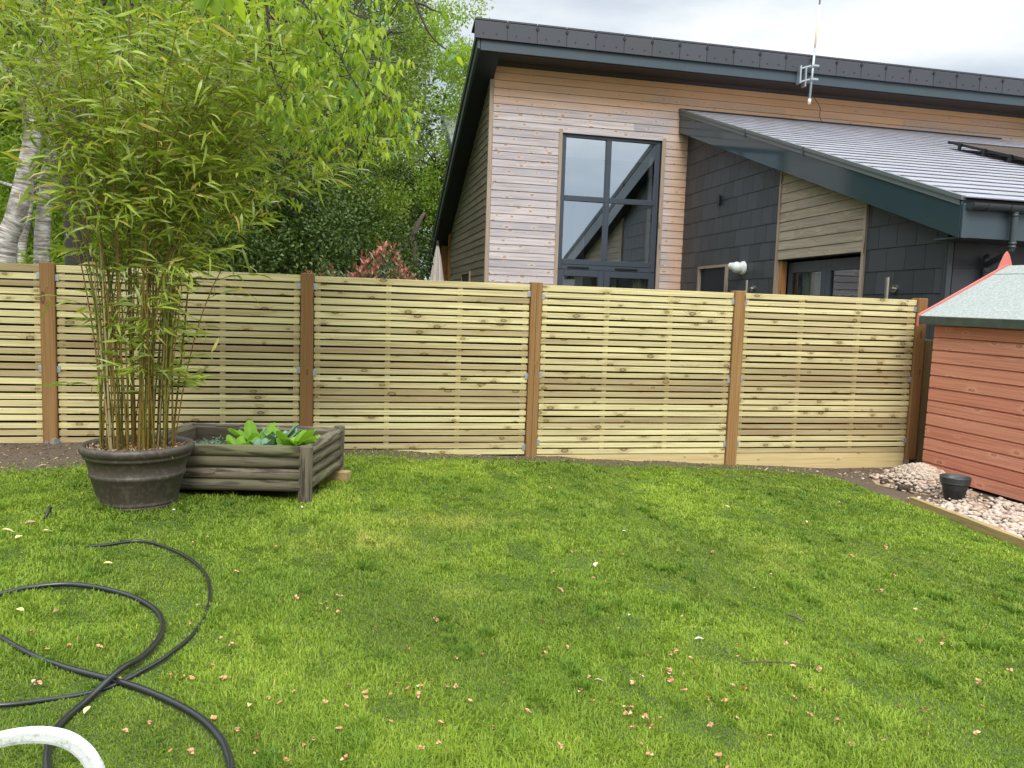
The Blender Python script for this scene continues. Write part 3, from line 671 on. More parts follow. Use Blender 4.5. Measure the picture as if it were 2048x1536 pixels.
for (a, b, nm) in ((fx0, xm + .0, 0), (xm + .004, fx1, 1)):
    dr = fr([(a, a + .12, fy - .014, fy + .06, -.1, 2.05), (b - .12, b, fy - .014, fy + .06, -.1, 2.05), (a + .12, b - .12, fy - .014, fy + .06, 1.93, 2.05), (a + .12, b - .12, fy - .014, fy + .06, -.1, .1)], 'door')
    m_ = MB(); m_.poly([(a + .12, fy + .03, .1), (b - .12, fy + .03, .1), (b - .12, fy + .03, 1.93), (a + .12, fy + .03, 1.93)])
    hb(m_, 'pane', M['glassdark'], dr)
def curtain(x0, x1, y, z0, z1, parent=house, axis='x'):
    m_ = MB(); n = 40; vs = []
    for k in range(n + 1):
        t = k / n; u = x0 + (x1 - x0) * t; w_ = y + .025 * math.sin(t * (x1 - x0) * 85)
        vs.append((u, w_) if axis == 'x' else (w_, u))
    for k in range(n):
        m_.poly([(*vs[k], z0), (*vs[k + 1], z0), (*vs[k + 1], z1), (*vs[k], z1)], (.5, .5, 0, 1))
    return hb(m_, 'curtain', M['curtain'], parent)
curtain(4.08, 4.42, YA + .32, -.05, 2.0); curtain(5.62, 5.95, YA + .32, -.05, 2.0); mb = MB(); mb.box(5.78, 5.85, YA + .12, YA + .2, 2.2, 4.25); hb(mb, 'blind', M['white'])
# main roof: soffits, fascia, verge, ridge tiles
FYA = 13.93
mb = MB(); mb.box(2.30, 15, FYA - .02, FYA + .01, 5.665, 5.865, (.4, .5, 0, 1)); hb(mb, 'fascia', M['grey'], bevel=.003)
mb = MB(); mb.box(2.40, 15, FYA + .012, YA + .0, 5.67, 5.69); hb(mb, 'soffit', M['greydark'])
mb = MB(); mb.box(2.75, 14.9, FYA + .05, FYA + .12, 5.664, 5.668)
def mk_vent():
    m, nt, b, o = newmat('slotted_vent'); s = N(nt, 'ShaderNodeSeparateXYZ'); nt.links.new(posn(nt), s.inputs[0])
    c = mixc(nt, math_(nt, 'LESS_THAN', math_(nt, 'FRACT', math_(nt, 'MULTIPLY', s.outputs[0], 20)), .3), (.03, .035, .04), (.004, .004, .005)); nt.links.new(c, b.inputs['Base Color']); return m
hb(mb, 'soffit_vent', mk_vent())
YE = 20.75
def slab(x0, x1, y0, y1, zt, th, k=RK): return [(x0, y0, zt - th), (x1, y0, zt - th), (x1, y1, zt - k * (y1 - y0) - th), (x0, y1, zt - k * (y1 - y0) - th), (x0, y0, zt), (x1, y0, zt), (x1, y1, zt - k * (y1 - y0)), (x0, y1, zt - k * (y1 - y0))]
mb = MB(); mb.hexa(slab(2.26, 15, FYA, YE, 6.05, .10)); hb(mb, 'roof', M['ridge'])
mb = MB(); mb.hexa(slab(2.245, 2.29, FYA - .02, YE, 5.89, .2), ul=1); hb(mb, 'verge_board', M['grey'])
mb = MB(); mb.hexa(slab(2.225, 2.257, FYA - .05, YE, 6.06, .15), ul=1); hb(mb, 'verge_tile', M['ridge'])
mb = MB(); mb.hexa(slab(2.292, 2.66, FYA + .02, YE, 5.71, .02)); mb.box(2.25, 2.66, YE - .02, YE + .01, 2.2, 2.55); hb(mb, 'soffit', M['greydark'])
x = 2.18; k = 0
while x < 15:
    wd = .575 if k == 0 else .527
    m_ = MB(); zt = 6.145
    m_.box(x, x + wd - .012, FYA - .075, FYA - .045, 5.845, zt - .02); m_.hexa([(x, FYA - .075, zt - .02), (x + wd - .012, FYA - .075, zt - .02), (x + wd - .012, FYA - .045, zt - .02), (x, FYA - .045, zt - .02), (x, FYA - .058, zt + .001), (x + wd - .012, FYA - .058, zt + .001), (x + wd - .012, FYA - .045, zt + .001), (x, FYA - .045, zt + .001)], (1, .5, 0, 1)); m_.hexa([(x, FYA - .075, zt + .002), (x + wd - .012, FYA - .075, zt + .002), (x + wd - .012, FYA + .28, zt - .12), (x, FYA + .28, zt - .12), (x, FYA - .075, zt + .03), (x + wd - .012, FYA - .075, zt + .03), (x + wd - .012, FYA + .28, zt - .09), (x, FYA + .28, zt - .09)])  # chamfered lip fixed at the lightest tone, painting its skylit edge
    for q in (.15, .38): m_.tube([(x + q, FYA - .078, 5.93), (x + q, FYA - .074, 5.93)], .016, 6, mi=1)
    m_.tube([(x + wd - .006, FYA - .09, 6.085), (x + wd - .006, FYA - .07, 6.085)], .028, 8, mi=1); m_.box(x + wd - .011, x + wd - .001, FYA - .07, FYA - .05, 5.845, zt, mi=1)
    hb(m_, 'ridge_tile', [M['ridge'], M['black']]); x += wd; k += 1
# lean-to
EK = (5.15 - 2.57) / (14.6 - 7.2)
def ext_z(y): return 5.15 - EK * (14.6 - y)
# slate hung side wall
SG = .2775; z0s = 2.165 - SG * 9
m_ = MB(); row = 0; z = z0s
def slate(a, b, z, zt):
    def T(y): return min(zt - .004, ext_z(y) - .10)
    if T(a) < z + .02 and T(b) < z + .02: return
    ta, tb = max(z + .003, T(a)), max(z + .003, T(b))
    v = (random.random(), random.random(), 0, 1)
    m_.hexa([(XB - .014, b, z), (XB - .014, a, z), (XB, a, z), (XB, b, z), (XB - .006, b, tb), (XB - .006, a, ta), (XB, a, ta), (XB, b, tb)], v)
while z < 4.9:
    off = (row % 2) * .165
    for (lo, hi) in (((11.13, 14.57),) if z > 2.1 else ((11.13, 12.62), (13.76, 14.57))):
        y = lo - .33 + off
        while y < hi:
            a, b = max(lo, y + .003), min(hi, y + .33 - .003)
            if b - a > .02: slate(a, b, z, z + SG)
            y += .33
    z += SG; row += 1
hb(m_, 'slate_wall', M['slatewall'])
m_ = MB(); row = 0; z = z0s
while z < 2.9:
    y = 7.60 - .33 + (row % 2) * .165
    while y < 8.98:
        a, b = max(7.60, y + .003), min(8.98, y + .33 - .003)
        if b - a > .02: slate(a, b, z, z + SG)
        y += .33
    z += SG; row += 1
hb(m_, 'slate_wall', M['slatewall'])
m_ = MB(); m_.hexa([(XB + .002, 14.58, -.2), (XB + .002, 11.1, -.2), (XB + .2, 11.1, -.2), (XB + .2, 14.58, -.2), (XB + .002, 14.58, ext_z(14.58) - .3), (XB + .002, 11.1, ext_z(11.1) - .3), (XB + .2, 11.1, ext_z(11.1) - .3), (XB + .2, 14.58, ext_z(14.58) - .3)])
m_.hexa([(XB + .002, 9.02, -.2), (XB + .002, 7.6, -.2), (XB + .2, 7.6, -.2), (XB + .2, 9.02, -.2), (XB + .002, 9.02, ext_z(9.02) - .3), (XB + .002, 7.6, ext_z(7.6) - .3), (XB + .2, 7.6, ext_z(7.6) - .3), (XB + .2, 9.02, ext_z(9.02) - .3)])
m_.hexa([(XB + .002, 11.1, 2.14), (XB + .002, 9.02, 2.14), (XB + .2, 9.02, 2.14), (XB + .2, 11.1, 2.14), (XB + .002, 11.1, ext_z(11.1) - .3), (XB + .002, 9.02, ext_z(9.02) - .3), (XB + .2, 9.02, ext_z(9.02) - .3), (XB + .2, 11.1, ext_z(11.1) - .3)])
m_.box(XB + .2, 14, 7.6, 7.8, -.2, 2.3); hb(m_, 'wall', M['greydark'])
# front slates of the lean-to
m_ = MB(); z = z0s; row = 0
while z < 2.2:
    x = XB + .07 - (row % 2) * .3
    while x < 11:
        a, b = max(XB + .07, x), x + .597
        m_.box(a, b, 7.585, 7.598, z, min(2.22, z + SG - .004)); x += .6
    z += SG; row += 1
hb(m_, 'slate_wall', M['slatewall'])
m_ = MB(); m_.box(XB - .02, XB + .045, 7.565, 7.60, -.2, 2.18); m_.box(XB - .022, XB - .001, 7.60, 7.64, -.2, 2.18); hb(m_, 'corner_trim', M['pvc'], bevel=.003)
# timber panel above the doors
m_ = MB(); z = 2.15
while z < 3.7:
    zt = z + .1395
    def T(y): return min(zt - .006, ext_z(y) - .10)
    ya, yb = 9.06, 11.06
    ye = 14.6 - (5.15 - .42 - z) / EK  # lowest y where the board still shows
    ya = max(ya, ye)
    if ya < yb - .05:
        a = ya
        while a < yb - .01:
            b = min(yb, a + random.uniform(.5, 1.6))
            m_.hexa([(XB - .022, b - .002, z), (XB - .022, a, z), (XB, a, z), (XB, b - .002, z), (XB - .013, b - .002, max(z + .002, T(b))), (XB - .013, a, max(z + .002, T(a))), (XB, a, max(z + .002, T(a))), (XB, b - .002, max(z + .002, T(b)))], (random.random(), random.random(), 0, 1), 0); a = b
    z = zt
hb(m_, 'panel_cladding', M['cladpanel'])
for ya in (9.0, 11.06): m_ = MB(); m_.box(XB - .035, XB + .12, ya, ya + .05, -.2, ext_z(ya) - .42); hb(m_, 'cladding_trim', M['trim'])
m_ = MB(); m_.box(XB + .02, XB + .11, 10.99, 11.058, -.2, 2.13); hb(m_, 'reveal', M['freshtrim'])
# double doors under the timber panel
dd = empty('door'); dd.parent = house; dd['label'] = 'grey glazed double doors below the timber panel'
xd = XB + .13
m_ = MB()
for (a, b) in ((9.055, 10.02), (10.025, 10.985)):
    m_.box(xd, xd + .06, a, a + .11, -.1, 2.11); m_.box(xd, xd + .06, b - .11, b, -.1, 2.11); m_.box(xd, xd + .06, a + .11, b - .11, 1.95, 2.11); m_.box(xd, xd + .06, a + .11, b - .11, -.1, .1)
hb(m_, 'frame', M['frame'], dd, bevel=.005)
for (a, b) in ((9.165, 9.91), (10.135, 10.875)):
    m_ = MB(); m_.poly([(xd + .03, b, .1), (xd + .03, a, .1), (xd + .03, a, 1.95), (xd + .03, b, 1.95)]); hb(m_, 'pane', M['glassdark'], dd)
m_ = MB(); x0, x1, y0, y1 = xd + .1, 9.5, 8.3, 11.8
m_.poly([(x1, y1, -.1), (x1, y0, -.1), (x1, y0, 2.4), (x1, y1, 2.4)]); m_.poly([(x0, y1, -.1), (x1, y1, -.1), (x1, y1, 2.4), (x0, y1, 2.4)]); m_.poly([(x1, y0, -.1), (x0, y0, -.1), (x0, y0, 2.4), (x1, y0, 2.4)]); m_.poly([(x0, y0, -.1), (x0, y1, -.1), (x1, y1, -.1), (x1, y0, -.1)]); m_.poly([(x0, y0, 2.4), (x1, y0, 2.4), (x1, y1, 2.4), (x0, y1, 2.4)])
hb(m_, 'room', M['room']); curtain(10.3, 10.8, xd + .16, -.05, 2.0, axis='y')
# small window
sw = empty('window'); sw.parent = house; sw['label'] = 'small window in a pale timber surround on the slate wall'
m_ = MB(); m_.box(XB - .05, XB + .1, 12.63, 12.68, .9, 2.16); m_.box(XB - .05, XB + .1, 13.70, 13.75, .9, 2.16); m_.box(XB - .05, XB + .1, 12.68, 13.70, 2.115, 2.16); hb(m_, 'surround', M['trim'], sw)
m_ = MB(); m_.box(XB + .012, XB + .10, 13.64, 13.698, .9, 2.11); hb(m_, 'reveal', M['freshtrim'], sw)
m_ = MB(); m_.box(XB + .11, XB + .16, 12.66, 12.76, .9, 2.13); m_.box(XB + .11, XB + .16, 13.58, 13.68, .9, 2.13); m_.box(XB + .11, XB + .16, 12.76, 13.58, 2.03, 2.13); m_.box(XB + .11, XB + .16, 12.76, 13.58, .9, 1.0); hb(m_, 'frame', M['frame'], sw)
m_ = MB(); m_.poly([(XB + .13, 13.58, 1.0), (XB + .13, 12.76, 1.0), (XB + .13, 12.76, 2.03), (XB + .13, 13.58, 2.03)]); hb(m_, 'pane', M['glassdark'], sw)
m_ = MB(); m_.box(XB + .4, XB + .42, 12.2, 14.2, .5, 2.4); hb(m_, 'room_wall', M['room'], sw)
# lean-to roof
XV = 6.28
nrm = np.array([0, -EK, 1]) / math.hypot(1, EK); dn = np.array([0, -1, -EK]) / math.hypot(1, EK)
Ls = (14.6 - 7.2) * math.hypot(1, EK); m_ = MB(); s0 = 0; row = 0; top = np.array([0, 14.59, 5.15])
while s0 < Ls - .02:
    s1 = min(Ls, s0 + .30)
    x = XV - (row % 2) * .15
    while x < 13.5:
        a, b = max(XV, x), x + .298; lift = random.uniform(0, .002)
        p0 = top + dn * s0 + nrm * .002; p1 = top + dn * (s1 + .02) + nrm * (.013 + lift)
        A_ = lambda xx, p: (xx, p[1], p[2])
        m_.hexa([A_(a, p1), A_(b, p1), A_(b, p0), A_(a, p0), A_(a, p1 + nrm * .007), A_(b, p1 + nrm * .007), A_(b, p0 + nrm * .005), A_(a, p0 + nrm * .005)], (random.random(), random.random(), 0, 1)); x += .3
    s0 = s1; row += 1
hb(m_, 'roof', M['slateroof'])
m_ = MB(); m_.hexa([(XV + .03, 7.25, ext_z(7.25) - .06), (13.5, 7.25, ext_z(7.25) - .06), (13.5, 14.58, ext_z(14.58) - .06), (XV + .03, 14.58, ext_z(14.58) - .06), (XV + .03, 7.25, ext_z(7.25) - .003), (13.5, 7.25, ext_z(7.25) - .003), (13.5, 14.58, ext_z(14.58) - .003), (XV + .03, 14.58, ext_z(14.58) - .003)])
m_.bar((XV, 14.57, 5.165), (13.5, 14.57, 5.165), .05, .02); hb(m_, 'roof_deck', M['black'])
# verge board with capping
m_ = MB()
def vb(x0, x1, ya, yb, t0, t1): return [(x0, yb, ext_z(yb) + t0), (x0, ya, ext_z(ya) + t0), (x1, ya, ext_z(ya) + t0), (x1, yb, ext_z(yb) + t0), (x0, yb, ext_z(yb) + t1), (x0, ya, ext_z(ya) + t1), (x1, ya, ext_z(ya) + t1), (x1, yb, ext_z(yb) + t1)]
m_.hexa(vb(XV, XV + .02, 7.22, 14.57, -.41, -.03), (.4, .4, 0, 1)); hb(m_, 'verge_board', plain('glossy_verge_paint', (.035, .058, .07), .09, nscale=3, namp=.12, spec=.6), bevel=.002)
m_ = MB(); m_.hexa(vb(XV - .022, XV + .03, 7.2, 14.58, -.015, .03)); m_.hexa(vb(XV - .012, XV - .0015, 7.24, 14.58, -.075, -.017)); m_.hexa(vb(XV - .018, XV - .012, 7.24, 14.58, -.028, -.020)); hb(m_, 'verge_cap', M['cap'])
for yy in (11.9, 10.2): m_ = MB(); m_.box(XV - .026, XV - .0, yy, yy + .03, ext_z(yy) - .08, ext_z(yy) + .035); hb(m_, 'verge_joint', M['pvc'])
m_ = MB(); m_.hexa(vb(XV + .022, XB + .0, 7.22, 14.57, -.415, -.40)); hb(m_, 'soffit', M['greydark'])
m_ = MB(); zf = ext_z(7.2); m_.box(XV + .0, 13.5, 7.185, 7.21, zf - .40, zf - .05, (.4, .4, 0, 1)); m_.box(XV - .006, XV + .07, 7.176, 7.184, zf - .405, zf - .06); m_.box(XV + .022, 13.5, 7.215, 7.6, zf - .40, zf - .385); hb(m_, 'fascia', M['grey'], bevel=.002)
# gutter and downpipe
m_ = MB(); gyc, gzc, gr_ = 7.125, zf - .055, .058; nseg = 12
def gut(x0, x1, r_):
    for k in range(nseg):
        a0, a1 = math.pi + math.pi * k / nseg, math.pi + math.pi * (k + 1) / nseg
        q = lambda a, rr: (gyc + rr * math.cos(a), gzc + rr * math.sin(a) * 1.05)
        (ya, za), (yb, zb) = q(a0, r_), q(a1, r_); (yc, zc), (yd, zd_) = q(a0, r_ - .004), q(a1, r_ - .004)
        m_.hexa([(x0, ya, za), (x1, ya, za), (x1, yb, zb), (x0, yb, zb), (x0, yc, zc), (x1, yc, zc), (x1, yd, zd_), (x0, yd, zd_)], (.5, .5, 0, 1), 0)
gut(XV + .02, 13.5, gr_); gut(XV + .02, XV + .06, gr_ + .005); gut(XV + .20, XV + .26, gr_ + .006); gut(6.76, 6.95, gr_ + .008)
m_.poly([(XV + .02, gyc + gr_ * math.cos(a), gzc + gr_ * math.sin(a)) for a in np.linspace(math.pi, 2 * math.pi, 13)]); gu = hb(m_, 'gutter', M['pvc'], smooth=False)
m_ = MB(); dx = 6.855
pp = smooth_path([(dx, gyc, gzc - .05), (dx, gyc, gzc - .2), (dx, gyc, gzc - .42), (dx, gyc + .03, gzc - .47), (dx + .01, gyc + .07, gzc - .49), (dx + .06, gyc + .34, gzc - .57), (dx + .07, gyc + .39, gzc - .60), (dx + .075, gyc + .41, gzc - .66), (dx + .075, gyc + .41, -.2)], 5)
m_.tube(pp, .034, 14); 
for q in (gzc - .10, gzc - .38, gzc - .41, gzc - .70): 
    c_ = pp[np.argmin(abs(pp[:, 2] - q))]; m_.tube([c_ + np.array([0, 0, .012]), c_ - np.array([0, 0, .012])], .039, 14)
hb(m_, 'downpipe', M['pvc'], smooth=True)
# solar panel on the lean-to roof
sp = at(1897, 283, Y=10); 
def on_roof(u, v, lift=0):
    d = at(u, v, D=1) - np.array([0, 0, CAM_H]); o_ = np.array([0, 0, CAM_H]); p0 = top + nrm * lift
    s_ = ((p0 - o_) @ np.array([0, *nrm[1:]])) / (d @ np.array([0, *nrm[1:]])); return o_ + s_ * d
c0 = on_roof(1896, 283, .12)
slr = empty('solar_panel'); slr.parent = house
m_ = MB(); w_ = 2.4; ll = 1.7
def sol(x0, x1, s0, s1, t0, t1):
    f_ = lambda x, s, t: tuple(np.array([x, c0[1], c0[2]]) + dn * s + nrm * t); return [f_(x0, s1, t0), f_(x1, s1, t0), f_(x1, s0, t0), f_(x0, s0, t0), f_(x0, s1, t1), f_(x1, s1, t1), f_(x1, s0, t1), f_(x0, s0, t1)]
m_.hexa(sol(c0[0], c0[0] + .03, 0, ll, -.03, .012)); m_.hexa(sol(c0[0] + .03, c0[0] + w_, 0, .03, -.03, .012)); m_.hexa(sol(c0[0] + .03, c0[0] + w_, ll - .03, ll, -.03, .012))
for s_ in (.3, .85, 1.4): m_.hexa(sol(c0[0] - .03, c0[0] + .0, s_, s_ + .05, -.10, .02))
hb(m_, 'frame', M['black'], slr)
m_ = MB(); m_.hexa(sol(c0[0] + .03, c0[0] + w_, .03, ll - .03, -.02, .0)); hb(m_, 'glass_face', plain('panel_glass', (.16, .13, .11), .12, nscale=1, namp=.1, spec=.8), slr)
# aerial mast on the eaves
ant = empty('aerial'); ant.parent = house; ant['label'] = 'slim pale aerial pole clamped to the eaves'
pb = at(1619, 200, Y=13.7); pt = at(1640, 0, Y=13.7); dirn = (pt - pb); pt2 = pb + dirn * 1.5
m_ = MB(); m_.tube([pb, pb + dirn * .52], .022, 12); m_.tube([pb - dirn * .04, pb + dirn * .01], .03, 12, mi=1); hb(m_, 'pole', [M['galv'], M['leafpale']], ant, smooth=True)
m_ = MB(); m_.tube([pb + dirn * .40, pb + dirn * .95], .018, 12, mi=0); m_.tube([pb + dirn * .94, pt2], .016, 10, mi=1)
def mk_irid():
    m, nt, b, o = newmat('banded_aerial_wrap'); s = N(nt, 'ShaderNodeSeparateXYZ'); nt.links.new(posn(nt), s.inputs[0])
    cr = N(nt, 'ShaderNodeValToRGB'); mr = N(nt, 'ShaderNodeMapRange'); nt.links.new(s.outputs[2], mr.inputs[0]); mr.inputs[1].default_value = float((pb + dirn * .4)[2]); mr.inputs[2].default_value = float((pb + dirn * .95)[2])
    el = cr.color_ramp.elements; el[0].position = 0; el[0].color = (.6, .55, .68, 1); el[1].position = 1; el[1].color = (.75, .48, .54, 1)
    for p_, c_ in ((.2, (.75, .48, .56, 1)), (.45, (.78, .64, .40, 1)), (.65, (.75, .66, .45, 1)), (.8, (.68, .5, .5, 1))): q = el.new(p_); q.color = c_
    nt.links.new(mr.outputs[0], cr.inputs[0]); nt.links.new(cr.outputs[0], b.inputs['Base Color']); b.inputs['Roughness'].default_value = .4; return m
hb(m_, 'sleeve', [mk_irid(), M['galv']], ant, smooth=True)
m_ = MB(); bx, by, bz = pb + dirn * .28
m_.box(bx - .20, bx - .17, 13.78, 13.90, bz - .19, bz + .13); m_.box(bx - .09, bx - .06, 13.78, 13.90, bz - .24, bz + .13)
for zz in (bz + .11, bz - .13):
    m_.bar((bx - .19, 13.86, zz - .03), (bx + .03, 13.74, zz + .03), .03, .025); m_.bar((bx - .07, 13.86, zz), (bx + .03, 13.70, zz), .03, .025); m_.bar((bx - .05, 13.66, zz), (bx + .10, 13.66, zz), .02, .035)
hb(m_, 'bracket', M['galv'], ant)
m_ = MB(); e0 = pb + dirn * .1; pe = at(1650, 255, Y=14.5)
m_.tube(smooth_path([pb + dirn * .3 + np.array([.03, .02, 0]), e0 + np.array([.05, .1, 0]), at(1628, 195, Y=14.0), at(1640, 215, Y=14.4), at(1640, 235, Y=14.5), pe], 4), .006, 6); hb(m_, 'cable', M['black'], ant)
# flood light, wall lamps, vent
sec = empty('security_light'); sec.parent = house; sec['label'] = 'white round security light on the slate wall'
c0_ = np.array([XB - .015, 12.1, 2.07])
m_ = MB(); m_.tube([c0_, c0_ + np.array([-.05, 0, 0])], [.115, .10], 24); hb(m_, 'mount', M['white'], sec, smooth=False, bevel=.004)
m_ = MB(); m_.tube(smooth_path([c0_ + np.array([-.03, 0, .01]), c0_ + np.array([-.09, .0, .0]), c0_ + np.array([-.12, .07, .02]), c0_ + np.array([-.15, .17, .035])], 4), [.08] * 4 + [.09] * 4 + [.075, .065, .06, .055, .055], 16)
hb(m_, 'lamp_head', M['white'], sec, smooth=True)
wl = empty('wall_lamp'); wl.parent = house
for nm, yy, zt in (('a', 11.75, 1.86), ('b', 8.38, 1.80)):
    r0 = wl if nm == 'a' else empty('wall_lamp'); r0.parent = house; r0['label'] = 'steel tube wall lamp beside the small window' if nm == 'a' else 'steel tube wall lamp near the corner of the slate wall'
    m_ = MB(); m_.tube([(XB - .12, yy, zt - .26), (XB - .12, yy, zt)], .032, 18); hb(m_, 'tube', M['steel'], r0, smooth=False)
    m_ = MB(); m_.tube([(XB - .01, yy, zt - .13), (XB - .035, yy, zt - .13)], .05, 18); m_.tube([(XB - .03, yy, zt - .13), (XB - .1, yy, zt - .13)], .014, 10); hb(m_, 'mount', M['steel'], r0)
m_ = MB(); m_.box(XB - .05, XB - .01, 13.03, 13.13, 3.20, 3.36); m_.box(XB - .06, XB - .05, 13.02, 13.05, 3.19, 3.38); hb(m_, 'vent', M['black'])

# folded parasol and far roof
pr_ = at(874, 545, Y=17.5); m_ = MB(); pole = np.array([pr_[0], 17.5, -.2])
m_.tube([pole, pole + np.array([0, 0, 2.9])], .025, 8, mi=1)
prof = [(.20, 1.0), (.17, 1.5), (.13, 2.0), (.07, 2.5), (.02, 2.8)]
n = 28; b0 = len(m_.v)
for (r_, z_) in prof:
    for k in range(n): a = 2 * math.pi * k / n; rr = r_ * (1 + .22 * math.cos(a * 8)); m_.v.append((pole[0] + rr * math.cos(a), pole[1] + rr * math.sin(a), pole[2] + z_))
for i in range(len(prof) - 1):
    for k in range(n): k2 = (k + 1) % n; m_.face([b0 + i * n + k, b0 + i * n + k2, b0 + (i + 1) * n + k2, b0 + (i + 1) * n + k], [(0, 0)] * 4, (.5, .5, 0, 1))
o = m_.build('parasol', [M['canvas'], M['steel']]); tag(o, 'folded pale parasol just left of the house, above the fence', 'parasol')
q0 = at(899, 200, Y=24); nh = empty('neighbouring_house', (q0[0] + 2, 28, -.3)); tag(nh, 'distant house with pale slate roof peeping out left of the main roof', 'house')
def nb(m_, name, mat): L0 = np.array(nh.location); m_.v = [tuple(np.array(p) - L0) for p in m_.v]; return m_.build(name, mat, nh)
m_ = MB(); a0 = q0[0]; zt = q0[2]
m_.hexa([(a0, 22, zt - 2.2), (a0 + 5, 22, zt - 2.2), (a0 + 5, 26, zt), (a0, 26, zt), (a0, 22, zt - 2.12), (a0 + 5, 22, zt - 2.12), (a0 + 5, 26, zt + .08), (a0, 26, zt + .08)]); nb(m_, 'roof', M['slateroof'])
m_ = MB(); m_.box(a0 + .25, a0 + 4.8, 22.4, 26, -.3, zt - 2.2); m_.hexa([(a0 + .25, 22.4, zt - 2.2), (a0 + 4.8, 22.4, zt - 2.2), (a0 + 4.8, 26, zt - 2.2), (a0 + .25, 26, zt - 2.2), (a0 + .25, 22.4, zt - 2.05), (a0 + 4.8, 22.4, zt - 2.05), (a0 + 4.8, 25.9, zt - .1), (a0 + .25, 25.9, zt - .1)]); nb(m_, 'wall', M['ridge'])
m_ = MB(); m_.hexa([(a0 - .02, 22, zt - 2.4), (a0 + .02, 22, zt - 2.4), (a0 + .02, 26, zt - .2), (a0 - .02, 26, zt - .2), (a0 - .02, 22, zt - 2.1), (a0 + .02, 22, zt - 2.1), (a0 + .02, 26, zt + .1), (a0 - .02, 26, zt + .1)]); nb(m_, 'verge_board', M['grey'])

# ------------------------------------------------------------------ shed
shed = empty('shed', (5.375, 6.40, -.15), R(4.0)); shed.rotation_euler = (R(-.7) * -1, 0, R(4.0)); tag(shed, 'red brown shiplap shed with a pale green felt roof at the right edge', 'shed')
SW, SL = 1.8, 2.6   # width to the right, length towards the camera
m_ = MB(); k = 0; z = .02; bp = .1165
while z < 1.475:
    zt = min(z + bp, 1.475); v = (random.random(), random.random(), 0, 1)
    x0, x1 = 0, .020
    # board: face with a scooped top edge
    m_.hexa([(x0, 0, z), (x0, -SL, z), (x1, -SL, z), (x1, 0, z), (x0, 0, zt - .016), (x0, -SL, zt - .016), (x1, -SL, zt - .016), (x1, 0, zt - .016)], v, 0)
    m_.hexa([(x0 + .012, 0, zt - .016), (x0 + .012, -SL, zt - .016), (x1, -SL, zt - .016), (x1, 0, zt - .016), (x0 + .014, 0, zt - .0045), (x0 + .014, -SL, zt - .0045), (x1, -SL, zt - .0045), (x1, 0, zt - .0045)], v, 0)
    z = zt
for yy in (-.02,):
    pass
sd_w = m_.build('side_wall', M['shed'], shed, bevel=.0015)
m_ = MB()
for q in range(13):
    for yy in (-.45, -1.05, -1.65): m_.tube([(-.001, yy + random.uniform(-.01, .01), .05 + q * bp), (.002, yy, .05 + q * bp)], .0028, 6)
m_.build('nail', M['black'], shed)
m_ = MB(); m_.box(.017, SW, -.02, 0, .02, 1.45); m_.box(.017, SW, -SL, -SL + .02, .02, 1.45)
for yy in (-.02, -SL): m_.poly([(.017, yy, 1.45), (SW, yy, 1.45), (SW / 2, yy, 1.45 + .47)])
m_.box(SW - .016, SW, -SL + .02, -.02, .02, 1.45); m_.build('wall', M['shed'], shed)
m_ = MB(); m_.box(.05, SW - .05, -SL + .03, -.03, -.04, .02); m_.build('floor', M['oldwood'], shed)
ov = .085; RZ = 1.47; RH = .50; ko = RH / (SW / 2 + ov)
def rf(side, y0, y1, t0, t1, e=0):
    c_ = SW / 2; xe = -ov if side < 0 else SW + ov
    return [(xe, y1, RZ + t0), (c_, y1, RZ + RH + t0), (c_, y0, RZ + RH + t0), (xe, y0, RZ + t0), (xe, y1, RZ + t1), (c_, y1, RZ + RH + t1), (c_, y0, RZ + RH + t1), (xe, y0, RZ + t1)]
m_ = MB(); m_.hexa(rf(-1, -SL - .1, .1, 0, .022)); m_.hexa(rf(1, -SL - .1, .1, 0, .022)); m_.hexa([(SW / 2 - .17, .101, RZ + RH - .17 * ko + .023), (SW / 2 - .17, -SL - .1, RZ + RH - .17 * ko + .023), (SW / 2, -SL - .1, RZ + RH + .023), (SW / 2, .101, RZ + RH + .023), (SW / 2 - .17, .101, RZ + RH - .17 * ko + .028), (SW / 2 - .17, -SL - .1, RZ + RH - .17 * ko + .028), (SW / 2, -SL - .1, RZ + RH + .03), (SW / 2, .101, RZ + RH + .03)])
m_.build('roof', M['felt'], shed)
m_ = MB(); m_.hexa([(-ov - .004, .1, RZ - .055), (-ov - .004, -SL - .1, RZ - .055), (-ov + .03, -SL - .1, RZ - .055), (-ov + .03, .1, RZ - .055), (-ov - .004, .1, RZ + .018), (-ov - .004, -SL - .1, RZ + .018), (-ov + .03, -SL - .1, RZ + .005), (-ov + .03, .1, RZ + .005)], (.5, .5, 0, 1), 0); m_.build('felt_edge', M['feltedge'], shed)
m_ = MB()
for s_ in (-1, 1):
    xe = -ov - .01 if s_ < 0 else SW + ov + .01; c_ = SW / 2
    m_.hexa([(xe, .10, RZ - .075), (c_, .10, RZ + RH - .06), (c_, .118, RZ + RH - .06), (xe, .118, RZ - .075), (xe, .10, RZ + .032), (c_, .10, RZ + RH + .048), (c_, .118, RZ + RH + .048), (xe, .118, RZ + .032)], (.5, .5, 0, 1), 0)
m_.build('barge_board', M['shedpink'], shed)
m_ = MB(); c_ = SW / 2; pts = [(-.09, -.02), (.09, -.02), (.055, .06), (.028, .12), (0, .155), (-.028, .12), (-.055, .06)]
P1 = [(c_ + a, .119, RZ + RH + b + .01) for a, b in pts]; P2 = [(c_ + a, .137, RZ + RH + b + .01) for a, b in pts]
m_.poly(P1[::-1] if False else P1); m_.poly(P2[::-1])
for i in range(len(pts)): j = (i + 1) % len(pts); m_.poly([P1[j], P1[i], P2[i], P2[j]])
m_.build('finial', M['shedpink'], shed)

